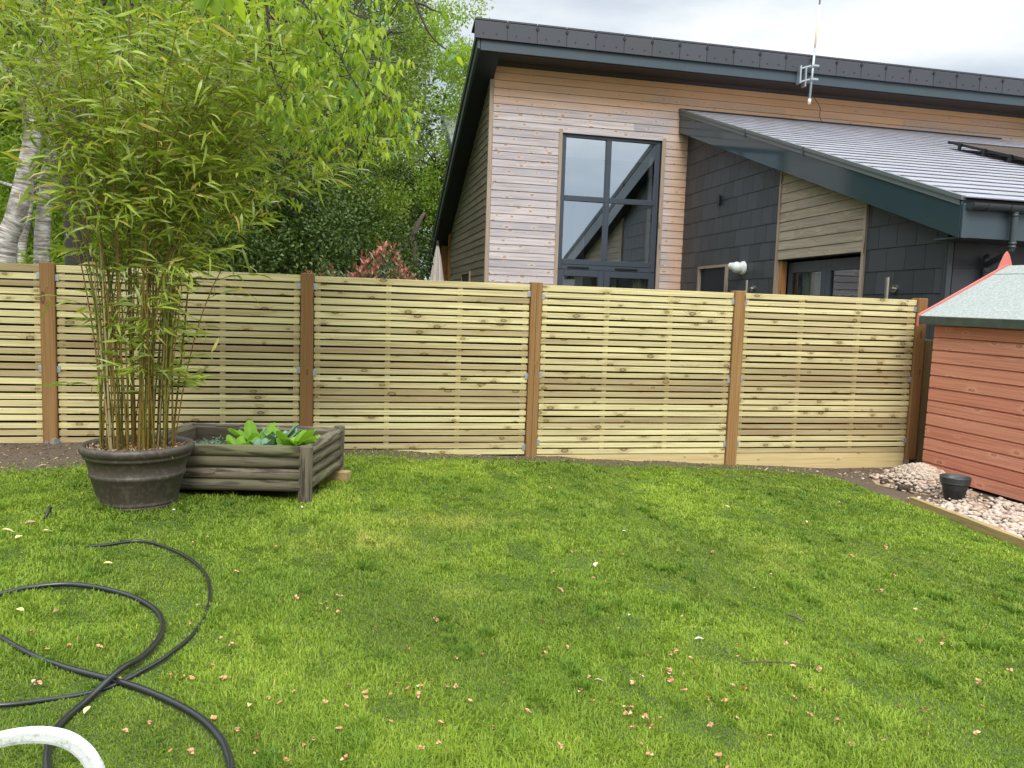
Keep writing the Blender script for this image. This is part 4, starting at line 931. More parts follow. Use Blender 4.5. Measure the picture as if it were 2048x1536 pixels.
# ------------------------------------------------------------------ edging, stones, small pot
ex0, ex1 = at(1815, 992, Z=-.10), at(2048, 1080, Z=-.10)
dr_ = (ex1 - ex0) / np.linalg.norm(ex1 - ex0); ex0 = ex0; ex2 = ex0 + dr_ * 3.6
m_ = MB()
side = np.array([dr_[1], -dr_[0], 0]) * -1 if np.cross(dr_, [0, 0, 1])[0] < 0 else np.array([-dr_[1], dr_[0], 0])
side = np.array([1., 0, 0]) * .0 + (side if side[0] > 0 else -side)
mid = ex0 + dr_ * 2.05
for a, b in ((ex0 + dr_ * .02, mid - dr_ * .004), (mid, ex2)):
    a_, b_ = a + side * .0225, b + side * .0225; m_.bar((a_[0], a_[1], -.165), (b_[0], b_[1], -.165), .045, .13)
o = m_.build('edging_board', M['edging'], bevel=.003); tag(o, 'low timber edging board between the lawn and the pale stones', 'edging')
def rocks(name, pts, sizes, mat, flat=.6, parent=None, seg=7):
    VV, FF, vr = [], [], []
    import itertools
    ico = bmesh_ico(); 
    for (p, s_) in zip(pts, sizes):
        b = len(VV); sc_ = np.array([s_ * random.uniform(.7, 1.3), s_ * random.uniform(.7, 1.3), s_ * flat * random.uniform(.7, 1.2)]); a = random.random() * 6.28
        v = ico[0] * (1 + rng.uniform(-.22, .22, (len(ico[0]), 1))) * sc_; ca, sa = math.cos(a), math.sin(a)
        v = np.stack([v[:, 0] * ca - v[:, 1] * sa, v[:, 0] * sa + v[:, 1] * ca, v[:, 2]], 1) + np.array(p)
        VV.extend(v); FF.append(ico[1] + b); c = (random.random(), 1. if random.random() < .12 else random.random() * .35, 0); vr.extend([c] * len(ico[1]))
    return np_mesh(name, np.array(VV), np.concatenate(FF), np.array(vr), mat, parent)
def bmesh_ico():
    import bmesh
    bm = bmesh.new(); bmesh.ops.create_icosphere(bm, subdivisions=1, radius=1); v = np.array([q.co[:] for q in bm.verts]); f = np.array([[w_.index for w_ in q.verts] for q in bm.faces]); bm.free(); return v, f
pts, sz = [], []
for _ in range(5200):    # strip of stones beside the shed
    t = random.random() ** .8; p = ex0 + dr_ * (t * 3.5 - .1); wdt = random.random(); p = p + side * (.06 + wdt * .85)
    flatness = lerp(p[1], 5.3, 5.6); s_ = random.uniform(.010, .036) if p[1] < 5.3 else random.uniform(.007, .022)
    pts.append((p[0], p[1], -.155 + random.uniform(0, .025))); sz.append(s_)
hx, hy = 5.06, 6.02
for _ in range(420):    # loose stones round the heap
    x, y = random.gauss(4.7, .28), random.gauss(6.05, .28)
    if x < 5.3 and bed_edge(x) < y < 6.72: pts.append((x, y, gz(x, y) + .003)); sz.append(random.uniform(.004, .014))
for _ in range(3000):    # heap against the fence and shed
    a, r_ = random.random() * 6.28, abs(random.gauss(0, .155)); x, y = hx + r_ * math.cos(a) * .85, hy + r_ * math.sin(a) * 1.35
    if x > 5.36 or y > 6.72: continue
    h = .17 * math.exp(-((x - hx - .05) / .24) ** 2 - ((y - hy - .05) / .33) ** 2); pts.append((x, y, -.17 + h + random.uniform(-.01, .02))); sz.append(random.uniform(.008, .026))
o = rocks('gravel', pts, sz, M['stone'], .55); tag(o, 'pale cream and pinkish broken stones heaped beside the shed', 'gravel', kind='stuff')
hm = MB(); n = 20   # body of the heap
for i in range(n):
    for j in range(n):
        def hp_(i_, j_):
            x, y = 4.45 + i_ * .95 / n, 5.35 + j_ * 1.35 / n
            return (x, y, -.185 + .17 * math.exp(-((x - hx - .05) / .24) ** 2 - ((y - hy - .05) / .33) ** 2) + .01 * mnoise.noise((x * 12, y * 12, 1)))
        hm.poly([hp_(i, j), hp_(i + 1, j), hp_(i + 1, j + 1), hp_(i, j + 1)], (0, 0, 0, 1))
o = hm.build('soil_heap', plain('sandy_rubble', (.36, .26, .17), .95, nscale=25, namp=.5, bump=.8), smooth=True); tag(o, kind='structure')

for k_, (u, v, s_) in enumerate(((1771, 968, .055), (1812, 982, .07), (1793, 975, .04))):
    x, y = gpt(u, v); o = rocks('soil_clod', [(0, 0, .02)] + [(random.uniform(-.6, .6) * s_, random.uniform(-.6, .6) * s_, random.uniform(.0, .5) * s_) for _ in range(14)], [s_ * .75] + [s_ * .4] * 14, M['clod'], .8)
    o.location = (x, y, gz(x, y)); tag(o, ('left dark clod of soil at the edge of the stones', 'largest dark clod of soil in front of the stone heap', 'small dark clod of soil between the two bigger clods')[k_], 'soil clod')
pots = empty('plant_pot', (4.95, 5.50, -.155)); tag(pots, 'small empty black plastic plant pot standing on stones by the shed', 'plant pot')
m_ = MB(); m_.lathe([(.0, .004), (.072, .004), (.075, .008), (.098, .13), (.112, .132), (.113, .142), (.110, .146), (.114, .151), (.111, .155), (.115, .160), (.112, .164), (.116, .169), (.113, .173), (.117, .178), (.117, .190), (.109, .190), (.104, .13), (.07, .02), (0, .02)], n=40)
m_.build('pot_shell', M['potplastic'], pots, smooth=True)

# ------------------------------------------------------------------ big pot and bamboo
bp_ = empty('bamboo_pot', (POT[0], POT[1], .045)); bp_.scale = (.91, .91, 1.0); tag(bp_, 'large round dark brown pot with raised bands holding the bamboo', 'plant pot')
m_ = MB(); prof = [(.0, .0), (.205, .0), (.214, .006), (.226, .045), (.233, .052), (.233, .060), (.228, .064), (.233, .068), (.236, .074), (.232, .082), (.234, .09), (.272, .215), (.280, .222), (.283, .232), (.280, .242), (.277, .246), (.300, .325), (.312, .328), (.316, .340), (.313, .350), (.325, .356), (.334, .372), (.334, .386), (.326, .398), (.312, .402), (.300, .397), (.292, .385), (.288, .36), (.28, .30)]
m_.lathe(prof, n=72); m_.build('pot_shell', M['pot'], bp_, smooth=True)
m_ = MB(); m_.poly([(.287 * math.cos(a), .287 * math.sin(a), .352) for a in np.linspace(0, 2 * math.pi, 40, endpoint=False)]); m_.build('soil', M['darksoil'], bp_)
n = 1500; a = rng.uniform(0, 6.28, n); r_ = .28 * np.sqrt(rng.random(n)); Pp = np.stack([r_ * np.cos(a), r_ * np.sin(a), .355 + .018 * rng.random(n)], 1)
D = unit(np.stack([rng.normal(size=n), rng.normal(size=n), .25 * rng.normal(size=n)], 1)); vr = np.stack([rng.random(n), (rng.random(n) < .35) * rng.random(n), rng.random(n) * 0], 1)
o = leaves('bark_mulch', Pp, D, rng.uniform(.015, .06, n), rng.uniform(.006, .013, n), vr, M['chips'], bp_, fold=.5, curl=.5); o['kind'] = 'stuff'

bam = empty('bamboo', (POT[0], POT[1], .40)); tag(bam, 'tall leafy bamboo with brown and green canes growing from the large pot', 'bamboo')
NC = 70
for c in range(NC):
    a = random.random() * 6.283; r0 = .205 * math.sqrt(random.random()); bx, by = r0 * math.cos(a) * 1.0, r0 * math.sin(a) * .8
    outer = r0 / .205; H = random.uniform(1.95, 2.8)
    la = math.atan2(by, bx) + random.gauss(0, .5); lean = (.02 + .20 * outer * random.random()) ; arch = random.uniform(.1, .6) * (H / 2.4)
    if c % 4 == 0: la = random.uniform(-.5, .35); arch += random.uniform(.25, .75) + (.3 if c % 8 == 0 else 0); H = random.uniform(1.7, 2.6)
    dx, dy = math.cos(la), math.sin(la); arch = min(arch, (1.1 if dx > 0 else .8) - lean * H * .5)
    P_ = []
    for k in range(13):
        t = k / 12; off = lean * t * H * .5 + arch * t ** 3.2
        P_.append((bx + dx * off + .01 * math.sin(t * 7 + c), by + dy * off, H * (t - .10 * arch * t ** 4)))
    P_ = np.array(P_); rr = np.linspace(random.uniform(.0035, .0068), .0013, 13)
    green = 1. if random.random() < .35 else random.random() * .5
    m_ = MB(); m_.tube(P_, rr, 7, (green, random.random(), 0, 1), caps=False)
    # side shoots
    LP, LD, LL_, LW, LV = [], [], [], [], []
    nb_ = int(10 + 10 * H / 2.4)
    for s_ in range(nb_):
        t = random.random() ** .8 * .52 + .48
        if random.random() < .08: t = random.uniform(.15, .5)
        zz = t * 12; i0 = min(int(zz), 11); p = P_[i0] * (1 - (zz - i0)) + P_[i0 + 1] * (zz - i0)
        ba = random.random() * 6.283; L0 = random.uniform(.12, .42) * (1.0 if t > .4 else .6)
        d0 = np.array([math.cos(ba), math.sin(ba), random.uniform(.3, 1.1)]); d0 /= np.linalg.norm(d0)
        if random.random() < .35: d0[0] = abs(d0[0]) + .3
        q = [p]; dd_ = d0.copy(); 
        for k in range(4): dd_ = dd_ + np.array([0, 0, -.14]); dd_ /= np.linalg.norm(dd_); q.append(q[-1] + dd_ * L0 / 4)
        m_.tube(q, [.0016, .0014, .0012, .0009, .0006], 4, (.35, .5, 0, 1), caps=False)
        nl = random.randint(4, 8); cl = random.random()
        for k in range(nl):
            u = (k + .8) / nl * 4; j0 = min(int(u), 3); pp_ = q[j0] * (1 - (u - j0)) + q[j0 + 1] * (u - j0) if u < 4 else q[-1]
            la2 = random.random() * 6.283; fd = dd_ * .9 + np.array([math.cos(la2) * .75, math.sin(la2) * .75, -.12 + random.gauss(0, .34)])
            LP.append(pp_); LD.append(fd); LL_.append(random.uniform(.08, .155)); LW.append(random.uniform(.010, .017)); LV.append((random.random(), cl * .7 + .3 * (p[2] / 2.4), 1. if random.random() < .06 else 0))  # leaf tone lightens with height, painting the sunlit crown into the colour
    cn = m_.build('cane', M['cane'], bam, smooth=True)
    leaves('leaves', np.array(LP), np.array(LD), np.array(LL_), np.array(LW), np.array(LV), M['bamboo'], cn, fold=.10, curl=.35, fine=True)

# ------------------------------------------------------------------ log planter
plr = empty('log_planter', (-.45, 5.4, .03)); tag(plr, 'low rectangular raised bed of weathered half logs with round corner posts', 'planter')
FRp, BRp = np.array([-.195, 4.97]), np.array([.005, 5.70]); FLp = FRp + np.array([-1.05, .17]); BLp = BRp + np.array([-1.02, .22])
L0 = np.array([-.45, 5.4, .03])
def pb_(m_, name, mat, **k): m_.v = [tuple(np.array(p) - L0) for p in m_.v]; return m_.build(name, mat, plr, **k)
for (p, z0, z1, r_) in ((FRp, .02, .40, .043), (BRp, .08, .415, .037), (FLp, .05, .42, .04), (BLp, .08, .40, .04)):
    m_ = MB(); m_.tube([(p[0], p[1], z0), (p[0] + .002, p[1], (z0 + z1) / 2), (p[0] + .006, p[1], z1)], [r_ * 1.02, r_, r_ * .98], 20); pb_(m_, 'leg', M['log'], smooth=False, bevel=.003)
def side_logs(A, B, zb, nlog=4, rr=.038, ins=.02, tilt=0):
    d = (B - A) / np.linalg.norm(B - A); nn = np.array([d[1], -d[0]])
    for k in range(nlog):
        z = zb + k * .070 + .035; j = random.uniform(-.003, .003) - .014; a = A + d * ins; b = B - d * ins
        pa = [np.array([*(a + (b - a) * t + nn * (.012 + j)), z + tilt * t + random.uniform(-.001, .001)]) for t in np.linspace(0, 1, 7)]
        m_ = MB(); m_.tube(pa, [rr * random.uniform(.96, 1.03) for _ in pa], 16); pb_(m_, 'log', M['log'], smooth=True)
side_logs(FLp, FRp, .118); side_logs(FRp, BRp, .118, ins=.01); side_logs(BLp, FLp, .122); side_logs(BRp, BLp, .122)
m_ = MB()
for A, B in ((FLp, FRp), (FRp, BRp), (BRp, BLp), (BLp, FLp)):
    cx = (FLp + FRp + BRp + BLp) / 4; a = A + (cx - A) * .09; b = B + (cx - B) * .09; m_.bar((*a, .255), (*b, .255), .02, .25)
pb_(m_, 'lining', M['plank'])
m_ = MB(); cx = (FLp + FRp + BRp + BLp) / 4; m_.poly([(*(p + (cx - p) * .09), .30) for p in (FLp, FRp, BRp, BLp)]); m_.poly([(*(p + (cx - p) * .09), .10) for p in (BLp, BRp, FRp, FLp)]); pb_(m_, 'soil', M['darksoil'])
m_ = MB(); m_.bar((.075, 5.62, .065), (-.16, 5.72, .065), .09, .075); o = m_.build('wood_block', M['edging'], bevel=.004); tag(o, 'rough brown wooden block propping up the back right leg of the planter', 'wood block')
m_ = MB(); q = at(632, 885, Y=5.45); m_.bar((q[0] - .01, 5.45, .29), (q[0] + .006, 5.46, .385), .016, .002, up=(0, 1, 0)); o = m_.build('plant_label', M['tag']); tag(o, 'narrow white plant label stuck in the soil at the right end of the planter', 'plant label')
def rosette(u, v, Y, kind, n, size, label, name):
    p = at(u, v, Y=Y); x, y = p[0], p[1]; z = .30
    VV, FF, vr = [], [], []
    for k in range(n):
        a = 6.283 * k / n * 2.4 + random.random(); up_ = random.uniform(.9, 1.8) if k > n * .4 else random.uniform(1.8, 3.4); L_ = size * random.uniform(.7, 1.15); W_ = L_ * random.uniform(.40, .52)
        d = np.array([math.cos(a), math.sin(a), up_]); d /= np.linalg.norm(d); s_ = np.array([-math.sin(a), math.cos(a), 0]); nn = np.cross(s_, d)
        b = len(VV); NU, NV = 7, 4; L_ *= .82; W_ *= .8
        for i in range(NU + 1):
            t = i / NU; wv = W_ * (math.sin(math.pi * min(.93, t ** 1.25 * .88 + .05)) ** .7) * .5 * (1 if t > .18 else .35)
            c_ = d * L_ * t + np.array([math.cos(a), math.sin(a), -.5]) * L_ * .28 * t ** 2.5
            for j in range(NV + 1):
                w_ = (j / NV * 2 - 1); rf_ = .09 * L_ * math.sin(t * 9 + j * 2 + k) * abs(w_) * t
                VV.append(c_ + s_ * wv * w_ + nn * (-abs(w_) ** 1.5 * wv * .45 + rf_ * .4) * -1)
        for i in range(NU):
            for j in range(NV): q = b + i * (NV + 1) + j; FF.append([q, q + 1, q + NV + 2, q + NV + 1]); vr.append((random.random() * .3 + .3 + .3 * (j == 2), random.random() * .2 + k / n * .8, 0))
    o = np_mesh(name, np.array(VV), np.array(FF), np.array(vr), M[kind], smooth=True); o.location = (x, y, z); tag(o, label, 'vegetable plant', 'salad plants in the planter')
rosette(480, 880, 5.25, 'lettuce', 13, .17, 'bright green lettuce, leftmost of the leafy plants in the planter', 'lettuce')
rosette(505, 868, 5.5, 'lettuce', 14, .23, 'tall bright green lettuce second from the left in the planter', 'lettuce')
rosette(527, 882, 5.2, 'cabbage', 10, .17, 'bluish cabbage plant between the left lettuces and the middle of the planter', 'cabbage')
rosette(560, 872, 5.45, 'cabbage', 15, .22, 'largest bluish green cabbage in the middle of the planter', 'cabbage')
rosette(541, 884, 5.15, 'cabbage', 8, .15, 'low bluish cabbage leaning over the front log of the planter', 'cabbage')
rosette(592, 880, 5.2, 'lettuce', 17, .24, 'bright green lettuce, rightmost plant in the planter', 'lettuce')
n = 500; cc = np.array([at(425, 878, Y=5.5)[:2], at(450, 880, Y=5.35)[:2], at(410, 880, Y=5.4)[:2]]); wi = rng.integers(0, 3, n)
P_ = np.stack([cc[wi, 0] + rng.normal(0, .045, n), cc[wi, 1] + rng.normal(0, .07, n), .30 + .045 * rng.random(n)], 1)
o = leaves('seedling', P_, rng.normal(size=(n, 3)) + np.array([0, 0, .4]), rng.uniform(.012, .022, n), rng.uniform(.01, .015, n), np.stack([rng.random(n), rng.random(n), 0 * rng.random(n)], 1), M['cabbage']); tag(o, 'tiny pale seedlings at the left end of the planter', 'seedlings', kind='stuff')

# ------------------------------------------------------------------ hose, hoop, garden spike
def hpath(P, lift=0, cross=None):
    r_ = []
    for x, y in P:
        r_.append((x, y, gz(x, y) + .0145 + lift + .006 * math.sin(x * 9 + y * 7) + (0 if cross is None else .024 * math.exp(-((x - cross[0]) ** 2 + (y - cross[1]) ** 2) / .012))))
    return r_
hs = empty('garden_hose', (-.7, 2.8, .08)); tag(hs, 'black garden hose lying in loose loops on the lawn', 'hose')
for i, P in enumerate(HP):
    m_ = MB(); m_.tube(hpath(P, -.006 if i == 0 else 0, (-.64, 2.60) if i == 1 else None), (.007, .0102, .0102)[i], 12); m_.v = [tuple(np.array(p) - np.array([-.7, 2.8, .08])) for p in m_.v]
    m_.build('hose_length', M['hose'], hs, smooth=True)
# hoop
def mk_hoop():
    m, nt, b, o = newmat('mottled_white_plastic'); p = posn(nt); n_ = noise_(nt, p, 90, 4, .7, (1, 1, 1)); n2 = noise_(nt, p, 20, 3, .6)
    c = mixc(nt, smooth_(nt, n_, .5, .66), (.58, .59, .57), (.36, .39, .36)); c = mixc(nt, math_(nt, 'MULTIPLY', smooth_(nt, n2, .55, .7), .25), c, (.5, .5, .45)); nt.links.new(c, b.inputs['Base Color']); b.inputs['Roughness'].default_value = .5; bump_(nt, b, n_, .3, .002); return m
hc = [at(u, v, D=1.25) for u, v in ((-150, 1640), (-120, 1545), (-60, 1497), (0, 1480), (45, 1472), (90, 1471), (130, 1479), (160, 1497), (182, 1523), (196, 1560), (204, 1640), (205, 1800))]
hc = [hc[0] * np.array([1, 1, 0]) + np.array([0, 0, .06])] + hc + [hc[-1] * np.array([1, 1, 0]) + np.array([0, 0, .06])]; hcp = smooth_path(hc, 5); cen = at(60, 1640, D=1.25); hn = unit(np.cross(_rt, _up)); m_ = MB()
prev = None
for i in range(len(hcp) - 1):
    def fr4(k):
        t = hcp[min(k + 1, len(hcp) - 1)] - hcp[max(k - 1, 0)]; t /= np.linalg.norm(t); o_ = np.cross(t, -_fw); o_ /= np.linalg.norm(o_); f_ = -_fw
        p = hcp[k]; hw, ht = .0115, .007
        c8 = [(-hw, -ht), (-hw * .9, ht * .8), (-hw * .5, ht), (hw * .5, ht), (hw * .9, ht * .8), (hw, -ht)]
        return [p + o_ * a + f_ * b for a, b in c8]
    A_, B_ = fr4(i), fr4(i + 1)
    for j in range(6):
        j2 = (j + 1) % 6; m_.poly([A_[j], A_[j2], B_[j2], B_[j]], (.5, .5, 0, 1))
hp0 = hcp[-1]; 
o = m_.build('plastic_hoop', mk_hoop(), smooth=False); tag(o, 'mottled white plastic hoop curving into the bottom left corner', 'hoop')
spk = empty('garden_spike', (-1.49, 4.5, .1)); tag(spk, 'thin black garden spike with a looped wire in the grass left of the bamboo pot', 'garden spike')
a_, b_ = at(82, 1052, Y=4.45), at(101, 1014, Y=4.5); Ls0 = np.array([-1.49, 4.5, .1])
m_ = MB(); m_.tube([a_, (a_ + b_) / 2, b_], [.003, .008, .011], 8); m_.v = [tuple(np.array(p) - Ls0) for p in m_.v]; m_.build('stake', M['black'], spk, smooth=True)
m_ = MB(); m_.tube(smooth_path([b_, at(102, 1030, Y=4.5), at(95, 1048, Y=4.45), at(82, 1058, Y=4.42), at(68, 1066, Y=4.38)], 4), .003, 6); m_.v = [tuple(np.array(p) - Ls0) for p in m_.v]; m_.build('wire', M['black'], spk, smooth=True)

# ------------------------------------------------------------------ fallen blossoms, leaves, twigs
def blossom_mesh(k):
    VV, FF, vr = [], [], []
    for q in range(random.randint(4, 7)):
        a = random.random() * 6.28; d = np.array([math.cos(a), math.sin(a), random.uniform(.1, 1.2)]); d /= np.linalg.norm(d); s_ = np.cross(d, [0, 0, 1]); s_ /= np.linalg.norm(s_); L_ = random.uniform(.009, .017); W_ = random.uniform(.006, .011); nn = np.cross(s_, d); o_ = np.array([random.gauss(0, .003), random.gauss(0, .003), .004])
        b = len(VV); VV += [o_, o_ + d * L_ * .5 + s_ * W_ + nn * .002, o_ + d * L_ - nn * .003 * random.uniform(-1, 2), o_ + d * L_ * .5 - s_ * W_ + nn * .003]; FF.append([b, b + 1, b + 2, b + 3]); vr.append((random.random(), random.random() * .8, 0))
    b = len(VV); VV += [np.array([0, 0, 0]), np.array([.001, .001, .004]), np.array([.012, .008, .006]), np.array([.012, .008, .004])]; FF.append([b, b + 1, b + 2, b + 3]); vr.append((.2, .9, 0))
    o = np_mesh('fallen_blossom', np.array(VV), np.array(FF), np.array(vr), M['blossom']); return o
protos = [blossom_mesh(k) for k in range(6)]
BL = [(1250, 1418), (1290, 1443), (1305, 1462), (1088, 1310), (1010, 1375), (985, 1465), (940, 1410), (1160, 1090), (1205, 1110), (780, 1455), (690, 1425), (700, 1378), (1478, 1320), (1365, 1240), (1422, 1245), (1555, 1290), (1575, 1298), (1640, 1345), (1588, 1330), (1410, 1408), (1485, 1405), (1285, 1500), (1345, 1375), (1180, 1360), (1090, 1315), (510, 1490), (515, 1515), (345, 1515), (385, 1515), (465, 1300), (440, 1285), (610, 1500), (690, 1530), (575, 1530), (505, 1300), (75, 1380), (95, 1310), (300, 1455), (1385, 1325), (1245, 1300), (1105, 1150), (1505, 1150), (1605, 1160), (1680, 1010), (1445, 1022), (1355, 1103), (1610, 1050), (600, 1205), (655, 1215), (655, 1225), (470, 1155), (525, 1140), (1700, 1120), (1760, 1190), (1830, 1230), (1905, 1300), (1960, 1380), (1990, 1200), (1925, 1100), (1800, 1420), (1850, 1480), (1700, 1500), (1620, 1440), (1520, 1480), (1440, 1520), (1120, 1500), (1060, 1440), (880, 1500), (840, 1380), (560, 1420), (250, 1480)]
bl = [gpt(u + random.uniform(-3, 3), v + random.uniform(-3, 3)) for u, v in BL]
random.seed(21)
while len(bl) < 210:
    u, v = random.uniform(300, 2040), 900 + 620 * random.random() ** .6
    x, y = gpt(u, v)
    if random.random() < .5: q_ = random.choice(bl); x, y = q_[0] + random.gauss(0, .09), q_[1] + random.gauss(0, .07)
    if x < 4.3 and y < bed_edge(x) - .1 and math.hypot(x - POT[0], y - POT[1]) > .3 and (u > 620 or v > 1060): bl.append((x, y))
for i, (x, y) in enumerate(bl):
    o = protos[i] if i < 6 else protos[i % 6].copy()
    if i >= 6: col.objects.link(o)
    o.location = (x, y, gz(x, y) + random.uniform(.008, .022)); o.rotation_euler = (random.uniform(-.5, .5), random.uniform(-.5, .5), random.random() * 6.28); s_ = random.uniform(.45, 1.0); o.scale = (s_,) * 3
    tag(o, 'small crumpled dry brown blossom fallen on the lawn', 'blossom', 'dried blossoms scattered over the lawn')
def fleaf(u, v, L_, W_, mat, label, rz=None, name='fallen_leaf', lift=.025, tilt=.4):
    L_ *= .78; W_ *= .78; lift = min(lift, .018)
    x, y = gpt(u, v); NU = 8; VV, FF = [], []
    for i in range(NU + 1):
        t = i / NU; wv = W_ * math.sin(math.pi * min(.98, t * .96 + .02)) ** .8
        for j in (-1, 0, 1): VV.append((L_ * (t - .5), j * wv / 2, .18 * W_ * abs(j) + L_ * .12 * math.sin(t * 4)))
    for i in range(NU):
        for j in range(2): q = i * 3 + j; FF.append([q, q + 1, q + 4, q + 3])
    r1 = random.random(); o = np_mesh(name, np.array(VV), np.array(FF), np.array([(min(1, r1 + random.random() * .2), random.random() * .4, 0)] * len(FF)), M[mat], smooth=True)
    o.location = (x, y, gz(x, y) + lift); o.rotation_euler = (random.uniform(-tilt, tilt), random.uniform(-tilt, tilt), random.random() * 6.28 if rz is None else rz)
    tag(o, label, 'leaf'); return o
fleaf(1192, 1136, .06, .035, 'leafpink', 'pale pink triangular leaf near the middle of the lawn', 1.2)
fleaf(1120, 1188, .07, .02, 'leafbrown', 'curled dark brown leaf left of the pale pink leaf', 1.9)
fleaf(1187, 1163, .035, .016, 'leafbrown', 'small brown leaf just below the pale pink leaf', .2)
fleaf(1398, 1284, .055, .012, 'leafpale', 'narrow white petal lying right of the middle of the lawn', .1)
fleaf(1260, 1240, .03, .022, 'leafpale', 'small round white petal, largest pale spot at the lawn centre', .4)
fleaf(1510, 1184, .04, .010, 'leafpale', 'thin pale leaf standing edgewise right of the lawn centre', .5)
fleaf(1248, 1069, .035, .009, 'leafpale', 'thin pale leaf on the far half of the lawn', .0)
fleaf(1612, 1048, .04, .022, 'leafpink', 'pinkish dry leaf on the right side of the lawn', 1.4)
fleaf(1455, 1018, .045, .018, 'leafpink', 'brownish pink leaf near the far edge of the lawn', -.6)
fleaf(1680, 1010, .045, .03, 'leafpink', 'broad pinkish leaf near the fence end of the lawn', .3)
fleaf(1198, 1370, .045, .018, 'leafpink', 'curled beige leaf in the near centre of the lawn', -.3)
fleaf(97, 1072, .075, .035, 'leafyellow', 'large yellow leaf below the garden spike', .6)
fleaf(38, 1082, .05, .03, 'leafyellow', 'yellowish leaf left of the large yellow leaf', 1.0)
fleaf(18, 1070, .09, .022, 'leafyellow', 'long pale yellow leaf at the left edge of the lawn', .35)
fleaf(60, 1052, .07, .028, 'leafbrown', 'dark red brown leaf at the foot of the garden spike', .2)
fleaf(216, 1137, .05, .022, 'leafyellow', 'small yellow leaf inside the upper hose loop', .1)
fleaf(40, 1230, .045, .03, 'leafyellow', 'rounded yellow leaf inside the lower hose loop', -.4)
fleaf(112, 1232, .05, .018, 'leafbrown', 'brown leaf standing in the grass inside the lower hose loop', 1.4)
fleaf(74, 1375, .055, .028, 'leafpink', 'curled pinkish brown leaf between the hose loops at left', 1.3)
fleaf(175, 1432, .038, .022, 'leafyellow', 'orange yellow leaf just above the white hoop', 1.3)
fleaf(498, 1422, .04, .018, 'leafyellow', 'yellow green leaf right of the lowest hose', 1.5)
fleaf(397, 1218, .022, .014, 'leafpale', 'tiny cream petal beside the right hose loop', .5)
fleaf(155, 1055, .022, .016, 'leafpale', 'tiny cream petal left of the bamboo pot', .2)
fleaf(348, 1026, .022, .018, 'leafpale', 'tiny white petal at the right foot of the bamboo pot', .2)
fleaf(604, 1021, .035, .012, 'leafpink', 'pale dry leaf at the foot of the planter leg', 1.8)
fleaf(704, 1003, .03, .02, 'leafpale', 'pale chip lying right of the planter', .6)
fleaf(245, 1050, .07, .018, 'leafbrown', 'narrow brown leaf in front of the bamboo pot', .3)
fleaf(170, 978, .06, .012, 'leafbrown', 'thin reddish leaf left of the bamboo pot', .7)
m_ = MB(); x, y = gpt(1590, 1248); m_.tube([(-.035, -.03, 0), (0, 0, .006), (.03, .035, 0)], [.004, .005, .003], 6); m_.tube([(.0, .0, .004), (.07, .0, .01)], [.002, .0015], 5); o = m_.build('twig', M['bark']); o.location = (x, y, gz(x, y) + .028); o.rotation_euler = (0, 0, 1.1); tag(o, 'short forked brown twig on the right half of the lawn', 'twig')
m_ = MB(); x, y = gpt(1555, 1335); m_.tube([(-.13, .03, 0), (-.05, .01, .006), (.05, -.01, .004), (.14, -.05, 0)], [.003, .003, .0025, .001], 6); o = m_.build('twig', M['bark']); o.location = (x, y, gz(x, y) + .022); tag(o, 'long thin dark twig lying flat on the near right lawn', 'twig')
# litter on the bare soil and along the fence
n = 2600; x = rng.uniform(-4.0, 5.3, n); y = rng.uniform(5.3, 6.74, n); be = bed_edge_v(x); k = (y > be - .12) & (rng.random(n) < np.where(x < -.9, 1, .55)); x, y = x[k], y[k]; n = len(x)
P_ = np.stack([x, y, [gz(a, b) + .006 for a, b in zip(x, y)]], 1); D = unit(np.stack([rng.normal(size=n), rng.normal(size=n), .2 * rng.normal(size=n)], 1))
big = rng.random(n) < .12
o = leaves('leaf_litter', P_, D, np.where(big, rng.uniform(.04, .09, n), rng.uniform(.008, .03, n)), np.where(big, rng.uniform(.008, .016, n), rng.uniform(.004, .012, n)), np.stack([rng.random(n), (rng.random(n) < .45) * rng.random(n), 0 * x], 1), M['litter'], fold=.3, curl=.4)
tag(o, 'dry leaves and straw littering the bare soil along the fence', 'leaf litter', kind='stuff')
n = 2200; x = rng.uniform(-4.0, 5.2, n); y = rng.uniform(5.5, 6.76, n); be = bed_edge_v(x); k = (y > be - .02); x, y = x[k], y[k]
o = rocks('soil_crumbs', [(a, b, gz(a, b) + .002) for a, b in zip(x, y)], rng.uniform(.003, .011, len(x)), plain('soil_crumb', (.085, .058, .04), .95, nscale=30, namp=.6), .7); tag(o, 'dark crumbs of loose soil along the foot of the fence', 'soil', kind='stuff')

# ------------------------------------------------------------------ trees
BR_OFF = [0, 0]
def branchy(m_, base, d, L_, r_, depth, tips, spread=.6, up=.15, seg=5, mi=0):
    d = np.array(d, float); d /= np.linalg.norm(d); P_ = [np.array(base, float)]
    for k in range(seg):
        d = d + rng.normal(0, .11, 3) + np.array([0, 0, up * .2]); d /= np.linalg.norm(d); P_.append(P_[-1] + d * L_ / seg)
    if any(p[0] + BR_OFF[0] > 1.3 and 5 < p[1] + BR_OFF[1] < 23.5 for p in P_): return      # no limb grows through the house
    r2 = r_ * .55; m_.tube(P_, np.linspace(r_, r2, seg + 1), 8 if depth > 1 else 5, mi=mi, caps=False)
    tips.append(P_[-1]); tips.append(P_[seg // 2 + 1])
    if depth > 0:
        for c in range(3 if depth > 1 else 4):
            nd = d + rng.normal(0, spread, 3); j = random.randint(seg // 2, seg); branchy(m_, P_[j], nd, L_ * random.uniform(.55, .8), r2 * .8, depth - 1, tips, spread, up, max(3, seg - 1), mi)
